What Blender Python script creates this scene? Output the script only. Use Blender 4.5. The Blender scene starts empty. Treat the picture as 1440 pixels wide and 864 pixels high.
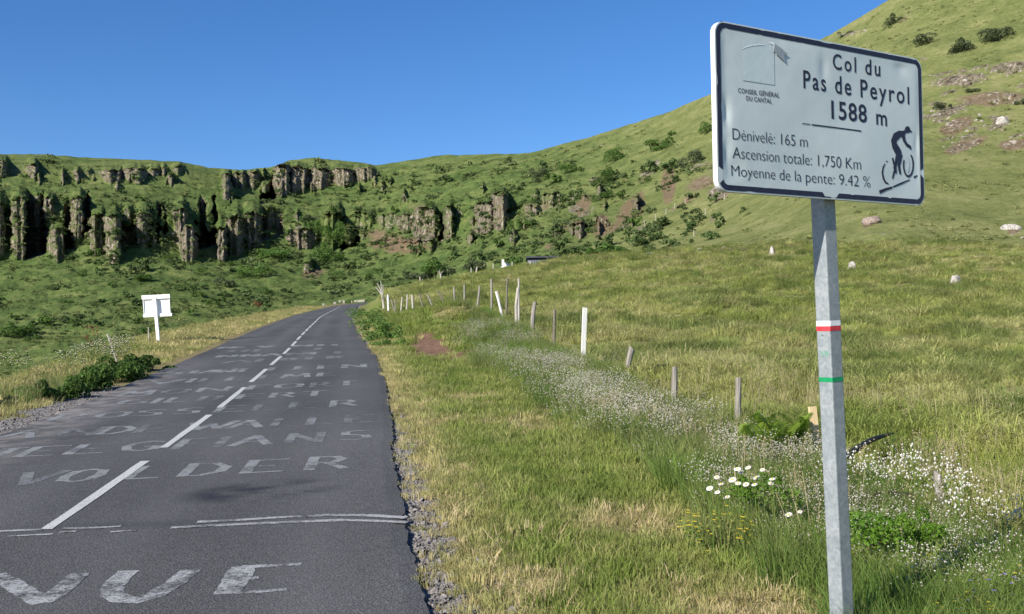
import bpy, bmesh, math, random
import numpy as np
from mathutils import Vector, Matrix
random.seed(7); RNG = np.random.default_rng(11)
scene = bpy.context.scene
COL = scene.collection
R_ = math.radians

# ------------------------------------------------------------------ camera
F, CX, CY = 1500.0, 720.0, 432.0
PITCH, ROLL, CAMH = math.atan(113/1500), R_(1.2), 1.74
fw = np.array([0, math.cos(PITCH), math.sin(PITCH)])
r0 = np.array([1.0, 0, 0]); u0 = np.array([0, -math.sin(PITCH), math.cos(PITCH)])
cr = math.cos(ROLL)*r0 - math.sin(ROLL)*u0
cu = math.cos(ROLL)*u0 + math.sin(ROLL)*r0
CAM = np.array([0, 0, CAMH])
cd = bpy.data.cameras.new('camera'); cam = bpy.data.objects.new('camera', cd); COL.objects.link(cam)
M = Matrix([[cr[0], cu[0], -fw[0], 0], [cr[1], cu[1], -fw[1], 0], [cr[2], cu[2], -fw[2], CAMH], [0, 0, 0, 1]])
cam.matrix_world = M
cd.sensor_width = 36; cd.lens = 36*F/1440; cd.clip_start = 0.05; cd.clip_end = 6000
scene.camera = cam

# ------------------------------------------------------------------ sky, sun, exposure
SUNEL = R_(30); SX, SY = -0.678, -0.734
w = bpy.data.worlds.new('World'); scene.world = w; w.use_nodes = True
nt = w.node_tree; bg = nt.nodes['Background']
sky = nt.nodes.new('ShaderNodeTexSky'); sky.sky_type = 'NISHITA'; sky.sun_disc = False
sky.sun_elevation = SUNEL; sky.sun_rotation = math.atan2(SX, SY)
sky.altitude = 1500; sky.air_density = 1.0; sky.dust_density = 0.4; sky.ozone_density = 2.2
hs_ = nt.nodes.new('ShaderNodeHueSaturation'); hs_.inputs['Saturation'].default_value = 1.3; hs_.inputs['Hue'].default_value = 0.508; hs_.inputs['Value'].default_value = 1.08
nt.links.new(sky.outputs[0], hs_.inputs['Color']); nt.links.new(hs_.outputs[0], bg.inputs[0]); bg.inputs[1].default_value = 0.095
sl = bpy.data.lights.new('sun', 'SUN'); sl.energy = 5.0; sl.angle = R_(0.55); sl.color = (1, 0.94, 0.84)
so = bpy.data.objects.new('sun', sl); COL.objects.link(so)
sv = Vector((SX*math.cos(SUNEL), SY*math.cos(SUNEL), math.sin(SUNEL)))
so.rotation_euler = sv.to_track_quat('Z', 'Y').to_euler(); so.location = (-40, -40, 60)
scene.view_settings.view_transform = 'Standard'; scene.view_settings.look = 'None'
scene.view_settings.exposure = 0.65; scene.view_settings.gamma = 1.0
scene.render.engine = 'CYCLES'
scene.cycles.max_bounces = 5; scene.cycles.diffuse_bounces = 2; scene.cycles.transparent_max_bounces = 6
scene.cycles.transmission_bounces = 2; scene.cycles.glossy_bounces = 2

# ------------------------------------------------------------------ maths helpers
def ray(x, y): return fw + (x-CX)/F*cr - (y-CY)/F*cu
def at(x, y, Y):                      # the world point seen at pixel x, y of the photograph, Y metres ahead
    d = ray(x, y); return CAM + d*(Y/d[1])
_d = ray(497, 410); G = _d[2]/_d[1]   # road gradient
def on_road(x, y, lift=0.0):
    d = ray(x, y); t = -(CAMH-lift)/(d[2]-G*d[1]); return CAM + t*d
def project(P):
    v = np.asarray(P)-CAM; dz = v@fw; return CX+F*(v@cr)/dz, CY-F*(v@cu)/dz

_perm = np.random.default_rng(3).permutation(4096).astype(np.int64)
def _h(ix, iy, iz):
    return _perm[(_perm[(_perm[ix & 4095] + iy) & 4095] + iz) & 4095]/4095.0
def vnoise(x, y, z=0.0):
    x, y, z = np.broadcast_arrays(np.asarray(x, float), np.asarray(y, float), np.asarray(z, float))
    ix, iy, iz = np.floor(x).astype(np.int64), np.floor(y).astype(np.int64), np.floor(z).astype(np.int64)
    fx, fy, fz = x-ix, y-iy, z-iz
    fx, fy, fz = [f*f*(3-2*f) for f in (fx, fy, fz)]
    r = 0
    for a in (0, 1):
        for b in (0, 1):
            for c in (0, 1):
                r = r + _h(ix+a, iy+b, iz+c)*(fx if a else 1-fx)*(fy if b else 1-fy)*(fz if c else 1-fz)
    return r*2-1
def fbm(x, y, z=0.0, o=3):
    s, a = 0, 1.0; t = 0
    for k in range(o):
        s = s + a*vnoise(x*2**k+17*k, y*2**k+31*k, z*2**k+7*k); t += a; a *= 0.5
    return s/t
def sstep(a, b, x):
    t = np.clip((np.asarray(x, float)-a)/(b-a), 0, 1); return t*t*(3-2*t)

# ------------------------------------------------------------------ object helpers
def tag(o, label=None, cat=None, group=None, kind=None):
    if label: o['label'] = label
    if cat: o['category'] = cat
    if group: o['group'] = group
    if kind: o['kind'] = kind
    return o
def link(o, parent=None):
    COL.objects.link(o)
    if parent is not None:
        o.parent = parent
    return o
def mesh_obj(name, verts, faces, mat=None, parent=None, smooth=False, mats=None, midx=None, loc=None):
    me = bpy.data.meshes.new(name)
    verts = np.asarray(verts, float)
    if loc is not None: verts = verts - np.asarray(loc)
    me.from_pydata(verts.tolist(), [], [tuple(int(i) for i in f) for f in faces])
    if mats:
        for m in mats: me.materials.append(m)
    elif mat: me.materials.append(mat)
    if midx is not None: me.polygons.foreach_set('material_index', np.asarray(midx, np.int32))
    if smooth: me.polygons.foreach_set('use_smooth', [True]*len(me.polygons))
    me.update()
    o = bpy.data.objects.new(name, me)
    if loc is not None and parent is None: o.location = loc
    return link(o, parent)
def empty(name, loc=(0, 0, 0), rz=0):
    o = bpy.data.objects.new(name, None); o.location = loc; o.rotation_euler.z = rz
    o.empty_display_size = 0.2; return link(o)
def grid_mesh(name, P, mat, attrs=None, smooth=True):      # P: rows x cols x 3
    nr, nc = P.shape[:2]
    me = bpy.data.meshes.new(name)
    me.vertices.add(nr*nc); me.vertices.foreach_set('co', P.reshape(-1).astype(np.float32))
    i = np.arange(nr*nc).reshape(nr, nc)
    q = np.stack([i[:-1, :-1], i[:-1, 1:], i[1:, 1:], i[1:, :-1]], -1).reshape(-1, 4)
    me.loops.add(q.size); me.loops.foreach_set('vertex_index', q.reshape(-1).astype(np.int32))
    me.polygons.add(len(q)); me.polygons.foreach_set('loop_start', np.arange(0, q.size, 4, dtype=np.int32))
    me.polygons.foreach_set('use_smooth', np.full(len(q), smooth))
    me.update(calc_edges=True)
    for k, v in (attrs or {}).items():
        a = me.attributes.new(k, 'FLOAT', 'POINT'); a.data.foreach_set('value', np.asarray(v, np.float32).reshape(-1))
    me.materials.append(mat)
    return link(bpy.data.objects.new(name, me))
class MB:
    def __init__(s): s.v = []; s.f = []
    def add(s, V, Fs):
        n = len(s.v); s.v += [tuple(float(c) for c in p) for p in V]; s.f += [tuple(n+i for i in f) for f in Fs]
    def box(s, c, sx, sy, sz, ax=None):
        c = np.asarray(c, float); ax = np.eye(3) if ax is None else ax
        V = [c + ax[0]*a*sx/2 + ax[1]*b*sy/2 + ax[2]*d*sz/2 for a in (-1, 1) for b in (-1, 1) for d in (-1, 1)]
        s.add(V, [(0, 1, 3, 2), (4, 6, 7, 5), (0, 4, 5, 1), (2, 3, 7, 6), (0, 2, 6, 4), (1, 5, 7, 3)])
    def tube(s, pts, rad, n=8, cap=True, wob=0.0):
        pts = [np.asarray(p, float) for p in pts]
        if not hasattr(rad, '__len__'): rad = [rad]*len(pts)
        V = []; Fs = []; side = None
        for k, p in enumerate(pts):
            t = pts[min(k+1, len(pts)-1)]-pts[max(k-1, 0)]; t = t/(np.linalg.norm(t)+1e-9)
            if side is None:
                side = np.cross(t, [0.31, 0.9, 0.2]); 
            side = side - t*(side@t); side /= np.linalg.norm(side)+1e-9
            b = np.cross(t, side)
            for j in range(n):
                a = 2*math.pi*j/n; rr = rad[k]*(1+wob*random.uniform(-1, 1))
                V.append(p + rr*(math.cos(a)*side+math.sin(a)*b))
        for k in range(len(pts)-1):
            for j in range(n):
                Fs.append((k*n+j, k*n+(j+1) % n, (k+1)*n+(j+1) % n, (k+1)*n+j))
        if cap: Fs += [tuple(range(n-1, -1, -1)), tuple((len(pts)-1)*n+j for j in range(n))]
        s.add(V, Fs)
    def build(s, name, mat, parent=None, smooth=False, loc=None):
        if parent is not None and loc is None:
            loc = np.array(parent.location)
            me_v = np.array(s.v)-loc
            o = mesh_obj(name, me_v, s.f, mat, parent, smooth)
            return o
        return mesh_obj(name, s.v, s.f, mat, parent, smooth, loc=loc)

# ------------------------------------------------------------------ materials
def mat(name):
    m = bpy.data.materials.new(name); m.use_nodes = True
    t = m.node_tree; return m, t, t.nodes['Principled BSDF']
def N(t, typ, **kw):
    n = t.nodes.new(typ)
    for k, v in kw.items(): setattr(n, k, v)
    return n
def noise(t, scale, detail=3, rough=0.55, vec=None, dist=0.0):
    n = N(t, 'ShaderNodeTexNoise'); n.inputs['Scale'].default_value = scale
    n.inputs['Detail'].default_value = detail; n.inputs['Roughness'].default_value = rough
    n.inputs['Distortion'].default_value = dist
    if vec is not None: t.links.new(vec, n.inputs['Vector'])
    return n.outputs['Fac']
def pos(t): return N(t, 'ShaderNodeNewGeometry').outputs['Position']
def scaled(t, vec, s):
    n = N(t, 'ShaderNodeVectorMath', operation='MULTIPLY'); t.links.new(vec, n.inputs[0]); n.inputs[1].default_value = s
    return n.outputs[0]
def attr(t, name, inst=False):
    n = N(t, 'ShaderNodeAttribute'); n.attribute_name = name
    if inst: n.attribute_type = 'INSTANCER'
    return n.outputs['Fac']
def ramp(t, fac, stops, interp='LINEAR'):
    n = N(t, 'ShaderNodeValToRGB'); e = n.color_ramp.elements; n.color_ramp.interpolation = interp
    while len(e) < len(stops): e.new(0.5)
    for el, (p, c) in zip(e, stops):
        el.position = p; el.color = (c, c, c, 1) if not hasattr(c, '__len__') else (*c, 1)
    t.links.new(fac, n.inputs[0]); return n.outputs['Color']
def mix(t, fac, a, b, mode='MIX'):
    n = N(t, 'ShaderNodeMix', data_type='RGBA', blend_type=mode)
    for s, v in ((n.inputs[0], fac), (n.inputs[6], a), (n.inputs[7], b)):
        if isinstance(v, bpy.types.NodeSocket): t.links.new(v, s)
        elif hasattr(v, '__len__'): s.default_value = (*v, 1)
        else: s.default_value = v
    return n.outputs[2]
def math_(t, op, a, b=None, clamp=False):
    n = N(t, 'ShaderNodeMath', operation=op); n.use_clamp = clamp
    for s, v in ((n.inputs[0], a), (n.inputs[1], b)):
        if v is None: continue
        if isinstance(v, bpy.types.NodeSocket): t.links.new(v, s)
        else: s.default_value = v
    return n.outputs[0]
def bump(t, h, strength, dist, base=None):
    n = N(t, 'ShaderNodeBump'); n.inputs['Strength'].default_value = strength; n.inputs['Distance'].default_value = dist
    t.links.new(h, n.inputs['Height'])
    if base is not None: t.links.new(base, n.inputs['Normal'])
    return n.outputs[0]
def finish(t, p, col, rough=0.9, nrm=None, spec=0.2):
    if isinstance(col, bpy.types.NodeSocket): t.links.new(col, p.inputs['Base Color'])
    else: p.inputs['Base Color'].default_value = (*col, 1)
    if isinstance(rough, bpy.types.NodeSocket): t.links.new(rough, p.inputs['Roughness'])
    else: p.inputs['Roughness'].default_value = rough
    p.inputs['Specular IOR Level'].default_value = spec
    if nrm is not None: t.links.new(nrm, p.inputs['Normal'])
def simple(name, c1, c2, scale=8, rough=0.8, spec=0.3, bstr=0.3, bdist=0.01, obj=True, stretch=None):
    m, t, p = mat(name)
    v = N(t, 'ShaderNodeTexCoord').outputs['Object'] if obj else pos(t)
    if stretch: v = scaled(t, v, stretch)
    n = noise(t, scale, 5, 0.6, v)
    finish(t, p, ramp(t, n, [(0.3, c1), (0.7, c2)]), rough, bump(t, n, bstr, bdist), spec)
    return m
def leafmat(name, cols, dry=None, inst=True, transl=0.35, pn=0.35):
    """foliage: colour from the plant's tint, patches across the land and a little per-plant chance"""
    m, t, p = mat(name)
    P_ = pos(t)
    n1 = noise(t, pn, 3, 0.6, P_)
    c = ramp(t, n1, [(0.3, cols[0]), (0.5, cols[1]), (0.72, cols[2])])
    rnd = N(t, 'ShaderNodeObjectInfo').outputs['Random']
    if dry:
        tn = attr(t, 'tint', inst)
        c = mix(t, tn, c, ramp(t, rnd, [(0, dry[0]), (1, dry[1])]))
    c = mix(t, 1.0, c, ramp(t, rnd, [(0, 0.72), (1, 1.25)]), 'MULTIPLY')
    finish(t, p, c, 0.6, None, 0.15)
    tr = N(t, 'ShaderNodeBsdfTranslucent'); t.links.new(c, tr.inputs[0])
    mx = N(t, 'ShaderNodeMixShader'); mx.inputs[0].default_value = transl
    t.links.new(p.outputs[0], mx.inputs[1]); t.links.new(tr.outputs[0], mx.inputs[2])
    t.links.new(mx.outputs[0], t.nodes['Material Output'].inputs[0])
    return m

# asphalt, shared by road and by the worn paint on it
def asphalt_nodes(t):
    P_ = pos(t)
    fine = noise(t, 90, 3, 0.7, P_); med = noise(t, 14, 3, 0.6, P_); big = noise(t, 0.6, 3, 0.5, scaled(t, P_, (1.0, 0.35, 1.0)))
    vor = N(t, 'ShaderNodeTexVoronoi'); vor.inputs['Scale'].default_value = 75; t.links.new(P_, vor.inputs['Vector'])
    c = ramp(t, fine, [(0.3, (0.028, 0.028, 0.027)), (0.5, (0.067, 0.066, 0.065)), (0.7, (0.17, 0.165, 0.16))])
    c = mix(t, 1.0, c, ramp(t, big, [(0.3, 0.72), (0.7, 1.22)]), 'MULTIPLY')
    c = mix(t, 1.0, c, ramp(t, med, [(0.3, 0.88), (0.7, 1.1)]), 'MULTIPLY')
    return P_, fine, med, vor.outputs['Distance'], c
MA, t, p = mat('asphalt')
P_, fine, med, vd, c = asphalt_nodes(t)
st = attr(t, 'stain'); edge = attr(t, 'edge')
c = mix(t, math_(t, 'MULTIPLY', attr(t, 'wheel'), 0.28), c, mix(t, fine, (0.05, 0.05, 0.05), (0.24, 0.235, 0.23)))
c = mix(t, math_(t, 'MULTIPLY', st, 1.0, True), c, (0.022, 0.022, 0.027))
dusty = math_(t, 'MULTIPLY', edge, ramp(t, noise(t, 3, 4, 0.6, P_), [(0.42, 0.0), (0.62, 1.0)]), True)
c = mix(t, dusty, c, mix(t, fine, (0.13, 0.12, 0.11), (0.3, 0.27, 0.25)))
finish(t, p, c, 0.85, bump(t, vd, 0.5, 0.008, bump(t, fine, 0.4, 0.004)), 0.25)
def paint_mat(name, cover, white, stre=1.0):
    m, t, p = mat(name)
    P_, fine, med, vd, c = asphalt_nodes(t)
    wear = noise(t, 26, 5, 0.75, scaled(t, P_, (stre, 1, 1)), 0.4); patch = noise(t, 3.2, 2, 0.5, P_)
    s = math_(t, 'ADD', math_(t, 'MULTIPLY', wear, 0.75), math_(t, 'MULTIPLY', patch, 0.45))
    f = ramp(t, s, [(cover-0.06, 1.0), (cover+0.10, 0.0)])
    f = math_(t, 'MULTIPLY', f, ramp(t, vd, [(0.05, 1.0), (0.75, 0.55)]))
    finish(t, p, mix(t, f, c, white), 0.75, bump(t, vd, 0.35, 0.006), 0.3)
    return m
M_LINE = paint_mat('line_paint', 0.76, (0.58, 0.58, 0.56))
M_BAND = paint_mat('faded_line_paint', 0.62, (0.42, 0.42, 0.41))
M_CHALK = [paint_mat('worn_paint', 0.62, (0.275, 0.28, 0.275)), paint_mat('faded_paint', 0.58, (0.22, 0.225, 0.22)), paint_mat('fresher_worn_paint', 0.585, (0.40, 0.405, 0.40))]

# ------------------------------------------------------------------ the road's course, from the photograph's points
def curve_xy(pts):
    W_ = np.array([on_road(*q)[:2] for q in pts]); return W_[:, 1], W_[:, 0]
cy_, cx_ = curve_xy([(65, 745), (205, 650), (230, 629), (296, 584), (343.6, 545.5), (374.7, 519), (395, 501.7), (408, 489.4), (423, 472.8), (434, 461.7), (450.5, 446), (480, 430.5)])
ry_, rx_ = curve_xy([(605, 864), (572, 740), (553, 642), (549, 575), (544, 545), (530, 503), (519, 489), (500, 462), (498, 445), (500, 436), (505, 429)])
ly_, lx_ = curve_xy([(0, 612), (110, 571), (220, 523), (256, 509), (316, 482.5), (353, 466), (414, 443.6), (459, 432.5), (480, 429), (505, 426.5)])
def ext(ys, xs, s0, s1):
    ys = np.concatenate([[-30], ys, [220]]); xs = np.concatenate([[xs[0]+s0*(ys[1]+30)], xs, [xs[-1]+s1*(220-ys[-2])]]); return ys, xs
cy_, cx_ = ext(cy_, cx_, 0.11, 0.35); ry_, rx_ = ext(ry_, rx_, 0.15, 0.4); ly_, lx_ = ext(ly_, lx_, 0.13, 0.5)
YY = np.arange(-30, 220.01, 0.25)
def smoothed(ys, xs, k=4):
    X = np.interp(YY, ys, xs); ker = np.ones(2*k+1)/(2*k+1)
    Xp = np.concatenate([X[0]+(X[1]-X[0])*np.arange(-k, 0), X, X[-1]+(X[-1]-X[-2])*np.arange(1, k+1)])
    return np.convolve(Xp, ker, 'valid')
CXs, RXs, LXs = smoothed(cy_, cx_, 8), smoothed(ry_, rx_, 4), smoothed(ly_, lx_, 6)
Xc = lambda Y: np.interp(Y, YY, CXs)
Xr = lambda Y: np.interp(Y, YY, RXs)
Xl = lambda Y: np.interp(Y, YY, LXs)

# ------------------------------------------------------------------ near land: height
ctl = []
def cp(x, y, Y): P = at(x, y, Y); ctl.append((P[0], P[1], P[2]-G*P[1]))
FENCE_BASE = [(1325, 735, 7.8), (1148, 640, 11), (1037, 603, 12.8), (948, 578, 14.8), (880, 530, 19.5), (820, 512, 23.5), (778, 491, 29),
              (748, 473, 34), (725, 464, 38), (708, 452, 42), (691, 441, 44), (671, 436, 47), (653, 438.5, 50), (638, 437.5, 53),
              (626, 431, 56), (608, 431, 59), (595, 436, 61), (580, 441.7, 63), (565, 440, 68), (546, 437.5, 74), (538, 432, 77)]
for q in FENCE_BASE: cp(*q)
for q in [(1440, 690, 8.5), (1200, 555, 16), (1440, 550, 16), (1200, 502, 24), (1440, 497, 24), (950, 470, 32), (1200, 450, 36), (1440, 448, 36),
          (800, 440, 42), (950, 420, 50), (1200, 405, 55), (1440, 403, 55), (640, 415, 80), (750, 405, 75), (900, 385, 75), (1200, 372, 73), (1440, 370, 72),
          (520, 426, 95), (530, 414, 110), (560, 416, 98), (600, 410, 105), (640, 403, 112), (700, 391, 112), (750, 380, 108), (820, 369, 100), (640, 395, 130), (720, 380, 128), (560, 402, 130), (590, 398, 145), (640, 391, 145), (700, 379, 140), (800, 364, 125), (900, 356, 112), (1000, 350, 103),
          (1100, 345, 98), (1250, 344, 94), (1440, 346, 92), (1700, 350, 90), (1800, 440, 45), (1800, 550, 20)]: cp(*q)
for Y in (-25, -8, 0, 5, 12, 20, 30):
    ctl.append((Xc(Y)+4.2, Y, 0.0))
for Y in (-25, -8, 0, 5): ctl.append((Xc(Y)+9, Y, 0.0)); ctl.append((Xc(Y)+24, Y, 0.3))
for Y in (40, 55, 70, 90, 110, 135): ctl.append((Xr(Y)+1.2, Y, 0.12))
ctl = np.array(ctl)
def U_(r2): return np.where(r2 > 1e-9, 0.5*r2*np.log(r2+1e-12), 0)
sc_ = 50.0
A = ctl[:, :2]/sc_; n_ = len(A)
K = U_(((A[:, None]-A[None])**2).sum(-1)) + np.eye(n_)*2e-4
Pm = np.concatenate([np.ones((n_, 1)), A], 1)
S_ = np.block([[K, Pm], [Pm.T, np.zeros((3, 3))]])
TPSW = np.linalg.solve(S_, np.concatenate([ctl[:, 2], [0, 0, 0]]))
NTP, TPA = n_, A.copy()
def tps(X, Y):
    x = np.asarray(X, float).ravel()/50.0; y = np.asarray(Y, float).ravel()/50.0
    out = TPSW[NTP] + TPSW[NTP+1]*x + TPSW[NTP+2]*y
    for k in range(NTP): out = out + TPSW[k]*U_((x-TPA[k, 0])**2+(y-TPA[k, 1])**2)
    return out.reshape(np.shape(X))
_bp = np.array([[530, 122], [560, 138], [590, 150], [640, 149], [700, 144], [800, 128], [900, 115], [1000, 106], [1100, 101], [1250, 97], [1440, 95], [1800, 93]], float)
def brow(X, Y):                           # distance of the meadow's brow along this bearing
    return np.interp(720+1500*X/np.maximum(Y, 5), _bp[:, 0], _bp[:, 1])
def verge_w(Y): return np.interp(Y, [0, 15, 22, 32, 42, 70, 120], [1.9, 1.9, 2.4, 3.4, 4.0, 3.6, 2.6])
def meadow_f(X, Y):                       # 0 on the road side of the fence, 1 in the meadow
    fx = np.interp(Y, FY, FX); return sstep(-0.1, 0.7, X-fx)
_fb = sorted([(at(*q)[1], at(*q)[0]) for q in FENCE_BASE])
FY = np.array([-30]+[a for a, b in _fb]+[110, 150, 220]); FX = np.array([_fb[0][1]+6]+[b for a, b in _fb]+[-14, -10, 0])
def ground_z(X, Y, detail=True):
    X = np.asarray(X, float); Y = np.asarray(Y, float)
    dr = X-Xr(Y); dl = Xl(Y)-X
    res = tps(np.clip(X, -40, 75), np.clip(Y, -25, 150))
    right = res*sstep(0.25, 2.6, dr)
    # shallow ditch by the bank
    dit = np.exp(-((dr-1.0)/0.5)**2)*sstep(34, 44, Y)*(1-sstep(95, 110, Y))*0.12
    right = right - dit
    m0 = at(640, 470, 40.0); right = right + 1.0*np.exp(-((X-m0[0]+.25)/1.5)**2-((Y-m0[1])/2.8)**2)+0.35*np.exp(-((X-m0[0]-1.2)/1.5)**2-((Y-33)/2.2)**2)
    over = np.maximum(Y-brow(X, Y), 0)*sstep(1, 4, dr)
    right = right - 0.34*over
    lw = np.maximum(dl-verge_w(Y), 0)
    left = -0.62*lw*sstep(0, 1.2, lw)
    z = G*Y - 0.05 + np.where(dr > 0, right, 0) + np.where(dl > 0, left, 0)
    z = z - 0.42*np.maximum(Y-158, 0)
    z = np.maximum(z, -32)
    if detail:
        m = meadow_f(X, Y)*(dr > 0)
        z = z + m*(0.10*fbm(X/1.5, Y/1.5, 0, 3)+0.22*fbm(X/6, Y/6, 2, 2)*sstep(10, 30, Y))
        vm = np.where(dr > 0, sstep(0.1, 1.0, dr), np.where(dl > 0, sstep(0.1, 0.8, dl), 0))
        z = z + vm*(0.03*fbm(X/0.45, Y/0.45, 5, 3))
    return z

def on_land(px, py, lo=3.0, hi=158.0):
    Yq_ = np.arange(lo, hi, 0.05); d = ray(px, py); Pq = CAM+d[None]*(Yq_/d[1])[:, None]; gq = ground_z(Pq[:, 0], Pq[:, 1]); k_ = np.argmax(gq > Pq[:, 2])
    if gq[k_] <= Pq[k_, 2]: k_ = int(np.argmin(Pq[:, 2]-gq))
    return np.array([Pq[k_, 0], Pq[k_, 1], gq[k_]])
def axis(breaks):
    out = []
    for (a, b, s) in breaks: out.append(np.arange(a, b-1e-6, s))
    return np.concatenate(out+[[breaks[-1][1]]])
ysn = axis([(-30, -4, 1.0), (-4, 2, 0.25), (2, 16, 0.085), (16, 30, 0.16), (30, 60, 0.3), (60, 110, 0.55), (110, 170, 0.9), (170, 220, 3)])
xsn = axis([(-60, -20, 2.0), (-20, -9, 0.5), (-9, -1, 0.22), (-1, 8, 0.085), (8, 20, 0.22), (20, 50, 0.55), (50, 130, 2)])
# the x lines follow the road so its edge stays crisp
Yg, Sg = np.meshgrid(ysn, xsn, indexing='ij')
Xg = Sg + (Xc(Yg)-Xc(6.0))*np.exp(-((Sg+2)/45)**2)
Zg = ground_z(Xg, Yg)
drg = Xg-Xr(Yg); dlg = Xl(Yg)-Xg
def blob(px, py, Y, rx, ry, X=Xg, Yc=Yg):
    P = at(px, py, Y); return np.exp(-(((X-P[0])/rx)**2+((Yc-P[1])/ry)**2)**2)
def gravel_attr(X, Y):
    dr = X-Xr(Y); dl = Xl(Y)-X
    gr = (1-sstep(0.08, 0.30, dr-0.22*fbm(X/0.5, Y/0.5, 9, 3)))*(dr > -0.3)*(1-0.85*sstep(11, 17, Y)*(1-sstep(35, 37, Y)))
    pull = (1-sstep(1.0, 1.7, dr))*(dr > -0.3)*sstep(36, 38.5, Y)*(1-sstep(70, 76, Y))
    gl = (1-sstep(0.5, 1.0, dl+0.25*fbm(X/0.8, Y/0.8, 3, 3)))*(dl > -0.3)*(1-sstep(19, 23, Y))*1.0
    return np.clip(np.maximum(np.maximum(gr, pull), gl), 0, 1)
EA, EB = on_land(602, 487), on_land(648, 504)
def earth_attr(X, Y):
    e = np.maximum(1.3*np.exp(-(((X-EA[0]+.1*(Y-EA[1]))/0.85)**2+((Y-EA[1])/5.5)**2)**1.5), 1.0*np.exp(-(((X-EB[0]-.25*(Y-EB[1]))/0.75)**2+((Y-EB[1])/3.2)**2)**1.5))
    return e
def dry_attr(X, Y):
    dr = X-Xr(Y); dl = Xl(Y)-X
    v = np.zeros_like(X)
    v = np.maximum(v, 0.95*np.exp(-(dr/0.6)**2)*(dr > 0))
    v = np.maximum(v, 0.9*(dl > 0)*(1-sstep(2, 9, dl)))
    n = fbm(X/0.9, Y/1.1, 4, 3)
    v = np.maximum(v, (dr > 0)*sstep(0.25, 0.6, n)*0.75*(1-meadow_f(X, Y)))
    P1 = at(1050, 770, 5.9); P2 = at(890, 690, 8.2); P3 = at(740, 578, 14)
    for P_, rx, ry, k in ((P1, 0.5, 0.5, 1), (P2, 0.55, 0.55, 0.9), (P3, 0.4, 0.8, 0.8)):
        v = np.maximum(v, k*np.exp(-(((X-P_[0])/rx)**2+((Y-P_[1])/ry)**2)))
    v = np.maximum(v, meadow_f(X, Y)*(0.30+0.45*sstep(0.0, 0.45, fbm(X/5, Y/3.5, 8, 3))))
    return np.clip(v, 0, 1)
MG, t, p = mat('meadow_soil')
P_ = pos(t)
n1 = noise(t, 0.35, 4, 0.6, P_); n2 = noise(t, 5, 5, 0.7, P_); n3 = noise(t, 45, 3, 0.7, P_)
gcol = ramp(t, n2, [(0.3, (0.07, 0.095, 0.024)), (0.5, (0.125, 0.155, 0.038)), (0.72, (0.2, 0.21, 0.065))])
dcol = ramp(t, n2, [(0.3, (0.13, 0.105, 0.05)), (0.7, (0.27, 0.22, 0.11))])
dm = math_(t, 'ADD', attr(t, 'dry'), math_(t, 'MULTIPLY', math_(t, 'SUBTRACT', n1, 0.5), 0.7), True)
c = mix(t, dm, gcol, dcol)
ecol = ramp(t, n2, [(0.35, (0.10, 0.055, 0.035)), (0.65, (0.22, 0.135, 0.09))])
c = mix(t, ramp(t, math_(t, 'ADD', attr(t, 'earth'), math_(t, 'MULTIPLY', math_(t, 'SUBTRACT', n2, 0.5), 0.8)), [(0.45, 0.0), (0.6, 1.0)]), c, ecol)
vr = N(t, 'ShaderNodeTexVoronoi'); vr.inputs['Scale'].default_value = 38; t.links.new(P_, vr.inputs['Vector'])
vcol = N(t, 'ShaderNodeRGBToBW'); t.links.new(vr.outputs['Color'], vcol.inputs[0])
stone = ramp(t, vcol.outputs[0], [(0.15, (0.09, 0.084, 0.08)), (0.6, (0.2, 0.185, 0.175)), (0.95, (0.42, 0.39, 0.37))])
gm = ramp(t, math_(t, 'ADD', attr(t, 'gravel'), math_(t, 'MULTIPLY', math_(t, 'SUBTRACT', n3, 0.5), 0.5)), [(0.4, 0.0), (0.55, 1.0)])
c = mix(t, gm, c, stone)
finish(t, p, c, 0.95, bump(t, vr.outputs['Distance'], 0.6, 0.015, bump(t, n2, 0.6, 0.05)), 0.1)
ground = grid_mesh('ground', np.stack([Xg, Yg, Zg], -1), MG,
                   dict(gravel=gravel_attr(Xg, Yg), dry=dry_attr(Xg, Yg), earth=earth_attr(Xg, Yg)))
tag(ground, kind='structure')

# ------------------------------------------------------------------ road sheet with a real, ragged edge
yr = axis([(-30, 3, 1.0), (3, 16, 0.05), (16, 35, 0.12), (35, 80, 0.4), (80, 170, 1.0)])
nx = 44
Yr, Tr = np.meshgrid(yr, np.linspace(0, 1, nx), indexing='ij')
jag = lambda Y, s: 0.020*fbm(Y/0.3, s, 0, 3)+0.022*fbm(Y/1.7, s+5, 0, 2)+0.015*vnoise(Y/0.09, s+9)
xl = Xl(yr)-jag(yr, 3.3); xr = Xr(yr)+jag(yr, 8.1)
Xrd = xl[:, None]*(1-Tr)+xr[:, None]*Tr
def road_z(X, Y): return G*Y
Zrd = road_z(Xrd, Yr)
Zrd = Zrd - 0.012*(Tr > 0.985) 
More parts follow.
